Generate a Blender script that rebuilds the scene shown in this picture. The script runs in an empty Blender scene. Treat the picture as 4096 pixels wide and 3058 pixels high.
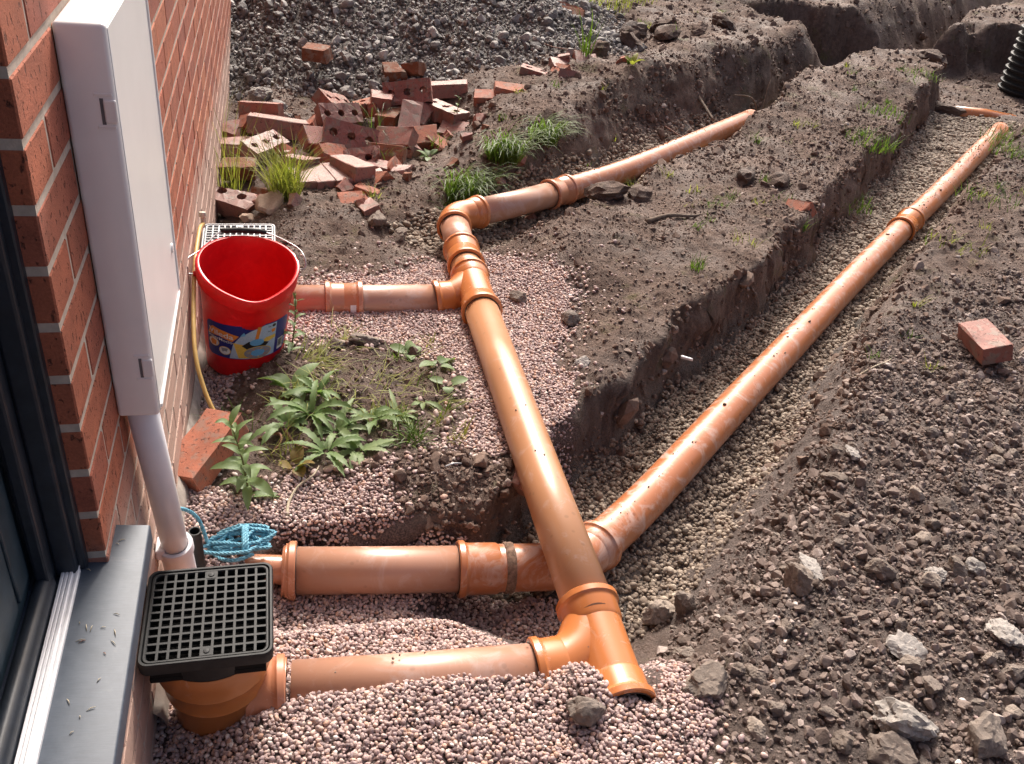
import bpy, bmesh, math, random
import numpy as np
from mathutils import Vector, Matrix, Euler

# ------------------------------------------------------------------ camera, sky, sun, exposure
scene = bpy.context.scene
cam_data = bpy.data.cameras.new("camera")
cam = bpy.data.objects.new("camera", cam_data)
scene.collection.objects.link(cam)
cam_data.sensor_width = 36.0
cam_data.lens = 31.69
cam_data.clip_start = 0.02
cam_data.clip_end = 400.0
cam.matrix_world = Matrix(((0.97045759, 0.03870062, -0.23814772, 0.2655),
                           (-0.21848943, 0.55966118, -0.79940086, 0.0),
                           (0.10234473, 0.82781738, 0.55158312, 1.5),
                           (0, 0, 0, 1)))
scene.camera = cam

SUN = Vector((0.17, 0.70, 0.67)).normalized()
world = bpy.data.worlds.new("World")
scene.world = world
world.use_nodes = True
wn = world.node_tree
sky = wn.nodes.new("ShaderNodeTexSky")
sky.sky_type = 'NISHITA'
sky.sun_disc = False
sky.sun_elevation = math.asin(SUN.z)
sky.sun_rotation = math.atan2(SUN.x, SUN.y)
sky.air_density = 0.55
sky.dust_density = 8.0
sky.ozone_density = 0.0
wn.links.new(sky.outputs[0], wn.nodes["Background"].inputs[0])
wn.nodes["Background"].inputs[1].default_value = 0.15
sun_data = bpy.data.lights.new("sun", 'SUN')
sun_data.energy = 2.6
sun_data.angle = math.radians(8.0)
sun_data.color = (1.0, 0.96, 0.90)
sun = bpy.data.objects.new("sun", sun_data)
sun.rotation_euler = SUN.to_track_quat('Z', 'Y').to_euler()
sun.location = (3, 8, 9)
scene.collection.objects.link(sun)
scene.view_settings.view_transform = 'Standard'
scene.view_settings.look = 'None'
scene.view_settings.exposure = 0.68
scene.view_settings.gamma = 1.0
scene.render.engine = 'CYCLES'
scene.cycles.max_bounces = 8

# ------------------------------------------------------------------ helpers
RNG = np.random.default_rng(7)
random.seed(11)
COL = scene.collection
PI = math.pi


def tag(o, label=None, cat=None, group=None, kind=None):
    if label: o["label"] = label
    if cat: o["category"] = cat
    if group: o["group"] = group
    if kind: o["kind"] = kind
    return o


def link(o, parent=None):
    COL.objects.link(o)
    if parent is not None:
        o.parent = parent
    return o


def empty(name, loc=(0, 0, 0), rot=(0, 0, 0)):
    o = bpy.data.objects.new(name, None)
    o.location = loc
    o.rotation_euler = rot
    o.empty_display_size = 0.05
    return link(o)


def mesh_obj(name, verts, faces, mat, parent=None, smooth=True):
    me = bpy.data.meshes.new(name)
    me.from_pydata([tuple(v) for v in verts], [], faces)
    if smooth:
        me.polygons.foreach_set("use_smooth", [True] * len(me.polygons))
    if mat: me.materials.append(mat)
    return link(bpy.data.objects.new(name, me), parent)


def bm_obj(name, bm, mat, parent=None, smooth=False):
    me = bpy.data.meshes.new(name)
    bm.normal_update()
    bm.to_mesh(me)
    bm.free()
    if smooth:
        me.polygons.foreach_set("use_smooth", [True] * len(me.polygons))
    if mat: me.materials.append(mat)
    return link(bpy.data.objects.new(name, me), parent)


def inst(name, me, parent=None, loc=(0, 0, 0), rot=(0, 0, 0), scale=(1, 1, 1)):
    o = bpy.data.objects.new(name, me)
    o.location = loc
    o.rotation_euler = rot
    o.scale = scale
    return link(o, parent)


def bm_box(bm, x0, x1, y0, y1, z0, z1, bev=0.0, seg=1):
    vs = [bm.verts.new(p) for p in ((x0, y0, z0), (x1, y0, z0), (x1, y1, z0), (x0, y1, z0),
                                    (x0, y0, z1), (x1, y0, z1), (x1, y1, z1), (x0, y1, z1))]
    fs = [bm.faces.new([vs[i] for i in f]) for f in
          ((3, 2, 1, 0), (4, 5, 6, 7), (0, 1, 5, 4), (1, 2, 6, 5), (2, 3, 7, 6), (3, 0, 4, 7))]
    if bev > 0:
        es = list({e for f in fs for e in f.edges})
        bmesh.ops.bevel(bm, geom=es, offset=bev, segments=seg, affect='EDGES', profile=0.5)


def box(name, x0, x1, y0, y1, z0, z1, mat, parent=None, bev=0.0, seg=1, smooth=False):
    bm = bmesh.new()
    bm_box(bm, x0, x1, y0, y1, z0, z1, bev, seg)
    return bm_obj(name, bm, mat, parent, smooth)


def frames(path):
    """parallel-transport frames along a polyline of Vectors"""
    P = [Vector(p) for p in path]
    T = []
    for i in range(len(P)):
        a = P[max(i - 1, 0)]
        b = P[min(i + 1, len(P) - 1)]
        T.append((b - a).normalized())
    up = Vector((0, 0, 1)) if abs(T[0].z) < 0.9 else Vector((1, 0, 0))
    N = [(up - T[0] * up.dot(T[0])).normalized()]
    for i in range(1, len(P)):
        n = N[-1] - T[i] * N[-1].dot(T[i])
        N.append(n.normalized())
    return P, T, N


def tube_vf(path, radii, seg=24, cap=True, off=0):
    P, T, N = frames(path)
    if not hasattr(radii, '__len__'):
        radii = [radii] * len(P)
    vs, fs = [], []
    for p, t, n, r in zip(P, T, N, radii):
        b = t.cross(n)
        for k in range(seg):
            a = 2 * PI * k / seg
            vs.append(p + (n * math.cos(a) + b * math.sin(a)) * r)
    for i in range(len(P) - 1):
        for k in range(seg):
            k2 = (k + 1) % seg
            fs.append((off + i * seg + k, off + i * seg + k2, off + (i + 1) * seg + k2, off + (i + 1) * seg + k))
    if cap:
        fs.append(tuple(off + k for k in reversed(range(seg))))
        fs.append(tuple(off + (len(P) - 1) * seg + k for k in range(seg)))
    return vs, fs


def tube(name, path, radii, mat, parent=None, seg=24, cap=True, smooth=True):
    v, f = tube_vf(path, radii, seg, cap)
    o = mesh_obj(name, v, f, mat, parent, smooth)
    if smooth and cap:
        for p in o.data.polygons:
            if len(p.vertices) > 4: p.use_smooth = False
    return o


def rod(name, a, b, prof, mat, parent=None, seg=48):
    """turned shape: prof = [(distance from a along a->b, radius)], repeated distance = sharp step"""
    a = Vector(a); b = Vector(b)
    d = (b - a).normalized()
    path = [a + d * t for t, r in prof]
    up = Vector((0, 0, 1)) if abs(d.z) < 0.9 else Vector((1, 0, 0))
    n = (up - d * up.dot(d)).normalized(); bb = d.cross(n)
    vs, fs = [], []
    for p, (t, r) in zip(path, prof):
        for k in range(seg):
            an = 2 * PI * k / seg
            vs.append(p + (n * math.cos(an) + bb * math.sin(an)) * r)
    for i in range(len(prof) - 1):
        for k in range(seg):
            k2 = (k + 1) % seg
            fs.append((i * seg + k, i * seg + k2, (i + 1) * seg + k2, (i + 1) * seg + k))
    o = mesh_obj(name, vs, fs, mat, parent, True)
    o.data.set_sharp_from_angle(angle=math.radians(38))
    return o


def lathe(name, prof, mat, parent=None, loc=(0, 0, 0), seg=48, smooth=True):
    vs, fs = [], []
    for r, z in prof:
        for k in range(seg):
            a = 2 * PI * k / seg
            vs.append((r * math.cos(a), r * math.sin(a), z))
    for i in range(len(prof) - 1):
        for k in range(seg):
            k2 = (k + 1) % seg
            fs.append((i * seg + k, i * seg + k2, (i + 1) * seg + k2, (i + 1) * seg + k))
    o = mesh_obj(name, vs, fs, mat, parent, smooth)
    o.data.set_sharp_from_angle(angle=math.radians(40))
    o.location = loc
    return o


def catmull(pts, n=8):
    P = [Vector(p) for p in pts]
    P = [P[0] * 2 - P[1]] + P + [P[-1] * 2 - P[-2]]
    out = []
    for i in range(1, len(P) - 2):
        for k in range(n):
            t = k / n
            a, b, c, d = P[i - 1], P[i], P[i + 1], P[i + 2]
            out.append(0.5 * ((2 * b) + (c - a) * t + (2 * a - 5 * b + 4 * c - d) * t * t + (3 * b - a - 3 * c + d) * t ** 3))
    out.append(P[-2])
    return out


def ss(a, b, x):
    t = np.clip((np.asarray(x, float) - a) / (b - a), 0, 1)
    return t * t * (3 - 2 * t)


def _hash(ix, iy, seed):
    h = (ix.astype(np.int64) * 374761393 + iy.astype(np.int64) * 668265263 + seed * 974634777) & 0xffffffff
    h = ((h ^ (h >> 13)) * 1274126177) & 0xffffffff
    h = (h ^ (h >> 16)) & 0xffffffff
    return h / 4294967295.0


def vnoise(x, y, seed=0):
    x = np.asarray(x, float); y = np.asarray(y, float)
    ix = np.floor(x); iy = np.floor(y)
    fx = x - ix; fy = y - iy
    fx = fx * fx * (3 - 2 * fx); fy = fy * fy * (3 - 2 * fy)
    a = _hash(ix, iy, seed); b = _hash(ix + 1, iy, seed)
    c = _hash(ix, iy + 1, seed); d = _hash(ix + 1, iy + 1, seed)
    return (a + (b - a) * fx) * (1 - fy) + (c + (d - c) * fx) * fy - 0.5


def fbm(x, y, seed=0, octs=3):
    s = 0; amp = 1.0
    for i in range(octs):
        s = s + amp * vnoise(x * 2 ** i + 17.3 * i, y * 2 ** i - 9.1 * i, seed + i)
        amp *= 0.5
    return s


# ------------------------------------------------------------------ materials
def mat_new(name):
    m = bpy.data.materials.new(name)
    m.use_nodes = True
    nt = m.node_tree
    return m, nt, nt.nodes["Principled BSDF"]


def nd(nt, typ, **kw):
    n = nt.nodes.new(typ)
    for k, v in kw.items():
        if hasattr(n, k):
            setattr(n, k, v)
        else:
            n.inputs[k].default_value = v
    return n


def noise(nt, scale, detail=4.0, rough=0.55, coord=None, dist=0.0):
    n = nd(nt, "ShaderNodeTexNoise")
    n.inputs["Scale"].default_value = scale
    n.inputs["Detail"].default_value = detail
    n.inputs["Roughness"].default_value = rough
    n.inputs["Distortion"].default_value = dist
    if coord is not None:
        nt.links.new(coord, n.inputs["Vector"])
    return n


def ramp(nt, fac, stops):
    r = nd(nt, "ShaderNodeValToRGB")
    e = r.color_ramp.elements
    while len(e) < len(stops):
        e.new(0.5)
    for el, (p, c) in zip(e, stops):
        el.position = p
        el.color = (c[0], c[1], c[2], 1) if hasattr(c, '__len__') else (c, c, c, 1)
    nt.links.new(fac, r.inputs[0])
    return r


def mix(nt, fac, a, b, blend='MIX'):
    m = nd(nt, "ShaderNodeMix", data_type='RGBA', blend_type=blend)
    for sock, v in ((m.inputs[0], fac), (m.inputs[6], a), (m.inputs[7], b)):
        if isinstance(v, bpy.types.NodeSocket):
            nt.links.new(v, sock)
        elif hasattr(v, '__len__'):
            sock.default_value = (v[0], v[1], v[2], 1)
        else:
            sock.default_value = v
    return m.outputs[2]


def bump(nt, bsdf, height, strength=0.5, dist=0.002):
    b = nd(nt, "ShaderNodeBump")
    b.inputs["Strength"].default_value = strength
    b.inputs["Distance"].default_value = dist
    nt.links.new(height, b.inputs["Height"])
    nt.links.new(b.outputs[0], bsdf.inputs["Normal"])
    return b


def obj_coord(nt):
    return nd(nt, "ShaderNodeTexCoord").outputs["Object"]


def pos(nt):
    return nd(nt, "ShaderNodeNewGeometry").outputs["Position"]


def plain(name, col, rough=0.5, spec=0.5, var=0.15, scale=30.0, metallic=0.0, bmp=0.0, bscale=200.0):
    m, nt, b = mat_new(name)
    c = obj_coord(nt)
    n = noise(nt, scale, 4, 0.6, c)
    lo = tuple(v * (1 - var) for v in col); hi = tuple(min(1, v * (1 + var)) for v in col)
    r = ramp(nt, n.outputs[0], [(0.3, lo), (0.7, hi)])
    nt.links.new(r.outputs[0], b.inputs["Base Color"])
    b.inputs["Roughness"].default_value = rough
    b.inputs["Specular IOR Level"].default_value = spec
    b.inputs["Metallic"].default_value = metallic
    if bmp > 0:
        n2 = noise(nt, bscale, 3, 0.6, c)
        bump(nt, b, n2.outputs[0], bmp, 0.001)
    return m


def pipe_mat(name, col, dust=0.2, rough=0.3, dustcol=(0.53, 0.37, 0.315), spots=0.5):
    m, nt, b = mat_new(name)
    p = pos(nt)
    big = noise(nt, 5.0, 4, 0.6, p)
    base = mix(nt, big.outputs[0], tuple(v * 0.88 for v in col), tuple(min(1, v * 1.1) for v in col))
    # pale dusty film, patchy
    dn = noise(nt, 13.0, 9, 0.72, p, 1.2)
    df = ramp(nt, dn.outputs[0], [(0.60 - dust * 0.42, 0.0), (0.68 - dust * 0.22, min(1.0, 0.35 + dust))])
    c1 = mix(nt, df.outputs[0], base, dustcol)
    # clean droplet marks and mud specks
    v = nd(nt, "ShaderNodeTexVoronoi"); v.inputs["Scale"].default_value = 38.0
    v.inputs["Randomness"].default_value = 1.0
    nt.links.new(p, v.inputs["Vector"])
    vm = ramp(nt, v.outputs["Distance"], [(0.16, 1.0), (0.24, 0.0)])
    sel = noise(nt, 20.0, 2, 0.5, p)
    sm = ramp(nt, sel.outputs[0], [(0.52, 0.0), (0.60, spots)])
    mm = nd(nt, "ShaderNodeMath", operation='MULTIPLY')
    nt.links.new(vm.outputs[0], mm.inputs[0]); nt.links.new(sm.outputs[0], mm.inputs[1])
    c2 = mix(nt, mm.outputs[0], c1, tuple(v2 * 0.62 for v2 in col))
    sp = noise(nt, 130.0, 2, 0.5, p)
    spf = ramp(nt, sp.outputs[0], [(0.74, 0.0), (0.78, 0.6)])
    c3 = mix(nt, spf.outputs[0], c2, (0.12, 0.085, 0.06))
    nt.links.new(c3, b.inputs["Base Color"])
    rr = ramp(nt, df.outputs[0], [(0.0, rough), (1.0, min(1, rough + 0.35))])
    nt.links.new(rr.outputs[0], b.inputs["Roughness"])
    b.inputs["Specular IOR Level"].default_value = 0.62
    b.inputs["Coat Weight"].default_value = 0.25
    b.inputs["Coat Roughness"].default_value = 0.22
    fine = noise(nt, 60.0, 3, 0.5, p)
    bump(nt, b, fine.outputs[0], 0.06, 0.002)
    return m


def stone_mat(name, stops, rough=0.8, rnd='inst', patch=0.25, wet=0.0):
    """stones: each takes a colour of its own from a ramp"""
    m, nt, b = mat_new(name)
    if rnd == 'inst':
        a = nd(nt, "ShaderNodeAttribute"); a.attribute_type = 'INSTANCER'; a.attribute_name = "rnd"
        f = a.outputs["Fac"]
    else:
        f = nd(nt, "ShaderNodeObjectInfo").outputs["Random"]
    r = ramp(nt, f, stops)
    r.color_ramp.interpolation = 'LINEAR'
    p = pos(nt)
    n = noise(nt, 90.0, 4, 0.65, p)
    rr = ramp(nt, n.outputs[0], [(0.3, 1 - patch), (0.7, 1 + patch)])
    c = mix(nt, 1.0, r.outputs[0], rr.outputs[0], 'MULTIPLY')
    nt.links.new(c, b.inputs["Base Color"])
    b.inputs["Roughness"].default_value = rough
    b.inputs["Specular IOR Level"].default_value = 0.4
    n2 = noise(nt, 260.0, 4, 0.6, p)
    bump(nt, b, n2.outputs[0], 0.7, 0.0022)
    return m


def brick_mat(name, stops, pits=0.6, dust=0.0, wall=False, rough=0.85, seed_attr=None):
    m, nt, b = mat_new(name)
    p = pos(nt)
    if seed_attr == 'island':
        f = nd(nt, "ShaderNodeNewGeometry").outputs["Random Per Island"]
    else:
        f = nd(nt, "ShaderNodeObjectInfo").outputs["Random"]
    r = ramp(nt, f, stops)
    n1 = noise(nt, 14.0, 5, 0.6, p)
    shade = ramp(nt, n1.outputs[0], [(0.25, 0.72), (0.75, 1.25)])
    c = mix(nt, 1.0, r.outputs[0], shade.outputs[0], 'MULTIPLY')
    # sandy speckle
    n2 = noise(nt, 330.0, 3, 0.7, p)
    spk = ramp(nt, n2.outputs[0], [(0.35, 0.78), (0.65, 1.2)])
    c = mix(nt, 0.8, c, spk.outputs[0], 'MULTIPLY')
    # drag marks / pits, the shadow inside the pits put into the colour
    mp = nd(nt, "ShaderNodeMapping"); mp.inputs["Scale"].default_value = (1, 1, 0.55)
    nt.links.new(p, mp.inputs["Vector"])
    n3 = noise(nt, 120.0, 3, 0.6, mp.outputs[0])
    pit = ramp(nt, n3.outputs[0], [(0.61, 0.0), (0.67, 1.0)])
    pit_shade = ramp(nt, pit.outputs[0], [(0.0, 1.0), (1.0, 0.45)])  # pits darkened in colour, as if shadowed
    c = mix(nt, 1.0, c, pit_shade.outputs[0], 'MULTIPLY')
    if dust > 0:
        sep = nd(nt, "ShaderNodeSeparateXYZ"); nt.links.new(p, sep.inputs[0])
        nb = noise(nt, 7.0, 4, 0.6, p)
        if wall:
            # dried mud splash on the lowest courses: height limit drops along the wall
            ma = nd(nt, "ShaderNodeMath", operation='MULTIPLY_ADD'); ma.inputs[1].default_value = 0.075
            nt.links.new(sep.outputs["Y"], ma.inputs[0]); nt.links.new(sep.outputs["Z"], ma.inputs[2])
            mb = nd(nt, "ShaderNodeMath", operation='MULTIPLY_ADD'); mb.inputs[1].default_value = 0.26; 
            nt.links.new(nb.outputs[0], mb.inputs[0]); nt.links.new(ma.outputs[0], mb.inputs[2])
            df = ramp(nt, mb.outputs[0], [(0.62, dust), (0.76, 0.0)])
        else:
            nb = noise(nt, 24.0, 5, 0.65, p, 0.4)
            df = ramp(nt, nb.outputs[0], [(0.50, 0.0), (0.60, dust)])
        c = mix(nt, df.outputs[0], c, (0.47, 0.33, 0.27) if wall else (0.22, 0.17, 0.135))
    nt.links.new(c, b.inputs["Base Color"])
    b.inputs["Roughness"].default_value = rough
    inv = nd(nt, "ShaderNodeMath", operation='MULTIPLY'); inv.inputs[1].default_value = -1.0
    nt.links.new(pit.outputs[0], inv.inputs[0])
    ad = nd(nt, "ShaderNodeMath", operation='MULTIPLY_ADD'); ad.inputs[1].default_value = 0.35
    nt.links.new(n2.outputs[0], ad.inputs[0]); nt.links.new(inv.outputs[0], ad.inputs[2])
    bump(nt, b, ad.outputs[0], pits, 0.0025)
    return m


def leaf_mat(name, lo, hi, rough=0.5, trans=0.35):
    m, nt, b = mat_new(name)
    p = pos(nt)
    n = noise(nt, 28.0, 3, 0.5, p)
    g = nd(nt, "ShaderNodeNewGeometry").outputs["Random Per Island"]
    m1 = nd(nt, "ShaderNodeMath", operation='MULTIPLY_ADD'); m1.inputs[1].default_value = 0.6
    nt.links.new(g, m1.inputs[0])
    m2 = nd(nt, "ShaderNodeMath", operation='MULTIPLY'); m2.inputs[1].default_value = 0.4
    nt.links.new(n.outputs[0], m2.inputs[0]); nt.links.new(m2.outputs[0], m1.inputs[2])
    c = ramp(nt, m1.outputs[0], [(0.1, lo), (0.8, hi)])
    nt.links.new(c.outputs[0], b.inputs["Base Color"])
    b.inputs["Roughness"].default_value = rough
    b.inputs["Specular IOR Level"].default_value = 0.22
    t = nd(nt, "ShaderNodeBsdfTranslucent")
    tc = mix(nt, 1.0, c.outputs[0], (1.5, 1.7, 0.7), 'MULTIPLY')
    nt.links.new(tc, t.inputs[0])
    ms = nd(nt, "ShaderNodeMixShader"); ms.inputs[0].default_value = trans
    nt.links.new(b.outputs[0], ms.inputs[1]); nt.links.new(t.outputs[0], ms.inputs[2])
    nt.links.new(ms.outputs[0], nt.nodes["Material Output"].inputs[0])
    return m


M = {}
M['pipe'] = pipe_mat('pipe_plastic', (0.46, 0.225, 0.11), dust=0.10, rough=0.32)
M['pipe_dusty'] = pipe_mat('pipe_plastic_dusty', (0.44, 0.155, 0.06), dust=0.24, rough=0.30, dustcol=(0.56, 0.43, 0.38), spots=0.8)
M['pipe_pale'] = pipe_mat('pipe_plastic_pale', (0.47, 0.245, 0.16), dust=0.24, rough=0.34)
M['fitting'] = pipe_mat('fitting_plastic', (0.52, 0.175, 0.05), dust=0.06, rough=0.26, spots=0.2)
M['fitting_pale'] = pipe_mat('fitting_plastic_pale', (0.52, 0.215, 0.115), dust=0.10, rough=0.26, spots=0.2)
M['pot'] = pipe_mat('gully_pot_plastic', (0.43, 0.15, 0.035), dust=0.02, rough=0.4, spots=0.1)
M['recess_shade'] = plain('hinge_recess_shade', (0.13, 0.13, 0.14), 0.7)  # dark grey stands in for the shade of a hinge recess
M['seal'] = plain('rubber_seal', (0.03, 0.022, 0.02), 0.6)
M['white_plastic'] = plain('white_plastic', (0.82, 0.81, 0.80), 0.3, 0.5, 0.035, 8)
M['white_conduit'] = plain('conduit_plastic', (0.76, 0.74, 0.76), 0.35, 0.4, 0.04, 10)
M['black_plastic'] = plain('black_plastic', (0.014, 0.015, 0.016), 0.55, 0.35, 0.3, 60)
M['inside_shade'] = plain('sump_shade', (0.008, 0.008, 0.008), 0.9, 0.2)  # near-black paints the shaded depth of the gully
M['galv'] = plain('galvanised_grate', (0.36, 0.37, 0.38), 0.45, 0.5, 0.1, 50, 0.35)
M['steel'] = plain('handle_wire', (0.42, 0.42, 0.43), 0.35, 0.5, 0.05, 50, 0.9)
M['frame'] = plain('door_frame_foil', (0.016, 0.022, 0.032), 0.42, 0.45, 0.25, 45, 0, 0.15, 300)
M['door'] = plain('door_foil', (0.024, 0.043, 0.058), 0.40, 0.45, 0.3, 25, 0, 0.2, 300)
M['alu'] = plain('aluminium_threshold', (0.84, 0.84, 0.85), 0.4, 0.5, 0.06, 20, 0.15)
M['mortar'] = plain('mortar', (0.46, 0.40, 0.34), 0.95, 0.2, 0.2, 50, 0, 0.7, 350)
M['joint'] = plain('gritty_joint', (0.20, 0.13, 0.095), 0.95, 0.2, 0.6, 90, 0, 0.9, 120)
M['concrete'] = plain('footing_concrete', (0.36, 0.31, 0.27), 0.95, 0.2, 0.3, 22, 0, 0.8, 120)
WB = [(0.0, (0.298, 0.082, 0.043)), (0.3, (0.372, 0.113, 0.057)), (0.6, (0.279, 0.079, 0.049)), (0.8, (0.400, 0.140, 0.071)), (1.0, (0.335, 0.093, 0.052))]
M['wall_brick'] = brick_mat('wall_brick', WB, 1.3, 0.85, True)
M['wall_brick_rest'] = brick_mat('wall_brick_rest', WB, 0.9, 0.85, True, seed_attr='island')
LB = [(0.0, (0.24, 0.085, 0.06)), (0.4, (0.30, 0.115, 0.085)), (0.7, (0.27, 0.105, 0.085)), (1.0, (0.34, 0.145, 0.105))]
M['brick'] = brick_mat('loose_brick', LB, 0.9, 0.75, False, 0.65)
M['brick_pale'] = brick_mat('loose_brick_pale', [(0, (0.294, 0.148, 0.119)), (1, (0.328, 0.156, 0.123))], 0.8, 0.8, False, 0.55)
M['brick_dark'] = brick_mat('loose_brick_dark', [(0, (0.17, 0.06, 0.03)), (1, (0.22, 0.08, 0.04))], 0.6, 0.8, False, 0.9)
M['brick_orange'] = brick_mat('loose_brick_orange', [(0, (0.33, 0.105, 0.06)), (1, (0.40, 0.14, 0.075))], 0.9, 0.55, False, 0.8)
M['grass'] = leaf_mat('grass_blades', (0.04, 0.08, 0.016), (0.13, 0.19, 0.045), 0.45, 0.35)
M['grass_yellow'] = leaf_mat('grass_blades_yellow', (0.12, 0.155, 0.03), (0.33, 0.32, 0.10), 0.5, 0.35)
M['leaf'] = leaf_mat('weed_leaves', (0.10, 0.16, 0.065), (0.21, 0.28, 0.13), 0.48, 0.3)
M['leaf_dark'] = leaf_mat('dandelion_leaves', (0.085, 0.15, 0.045), (0.20, 0.28, 0.12), 0.48, 0.3)
M['stem'] = plain('plant_stem', (0.17, 0.16, 0.06), 0.5, 0.4, 0.3, 60)
M['dry'] = plain('dry_stem', (0.42, 0.36, 0.26), 0.7, 0.3, 0.3, 60)
M['wood'] = plain('weathered_stick', (0.17, 0.13, 0.10), 0.85, 0.2, 0.35, 60, 0, 0.5, 200)
M['root'] = plain('reddish_root', (0.24, 0.12, 0.085), 0.7, 0.3, 0.35, 60)
# ------------------------------------------------------------------ terrain
RA = np.array([1.045, 1.547]); RD = np.array([0.742, 0.670])      # lower pipe trench axis
UA = np.array([0.941, 3.286]); UD = np.array([0.795, 0.607])      # upper pipe trench axis


def axis_so(x, y, A, D):
    dx = x - A[0]; dy = y - A[1]
    return dx * D[0] + dy * D[1], -dx * D[1] + dy * D[0]


def heap_d(x, y):
    yf = np.interp(x, [0, 0.5, 1.0, 1.3, 1.8, 2.2, 2.6], [5.15, 4.95, 4.85, 5.0, 5.05, 5.15, 5.6])
    d1 = y - yf
    d2 = (2.30 + 0.12 * (y - 5.0) + 0.15 * vnoise(y * 1.3, y * 0 + 3, 5) - x)
    return np.minimum(d1, d2 * 1.1)


def pink_mask(x, y):
    """where the pink pea gravel lies"""
    n = 0.11 * fbm(x * 5, y * 5, 31, 3)
    xb = np.interp(y, [0.3, 0.8, 1.0, 1.3, 1.42, 1.50, 1.60, 1.78, 1.84, 1.95, 2.3, 2.6, 2.8, 3.0, 3.2, 3.4],
                   [0.90, 0.94, 1.0, 1.02, 0.95, 0.72, 0.64, 0.70, 1.02, 1.04, 1.10, 1.22, 1.20, 1.02, 0.98, 0.94])
    yb = np.interp(x, [0, 0.3, 0.7, 0.85, 1.0, 1.2], [2.62, 2.78, 2.86, 2.98, 3.1, 2.95])
    m = (x + n < xb) & (y + n < yb)
    # trodden earth with weeds, near the bucket
    e = ((x - 0.41) / 0.33) ** 2 + ((y - 2.09) / 0.34) ** 2 + 2.2 * n
    e2 = ((x - 0.64) / 0.15) ** 2 + ((y - 1.70) / 0.12) ** 2 + 1.5 * n
    e3 = ((x - 0.15) / 0.15) ** 2 + ((y - 1.90) / 0.18) ** 2 + 1.5 * n
    return m & (e > 1) & (e2 > 1) & (e3 > 1)


def smooth_pink(x, y):
    s = 0
    for dx, dy in ((0, 0), (.03, 0), (-.03, 0), (0, .03), (0, -.03)):
        s = s + pink_mask(x + dx, y + dy)
    return s / 5.0


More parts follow.
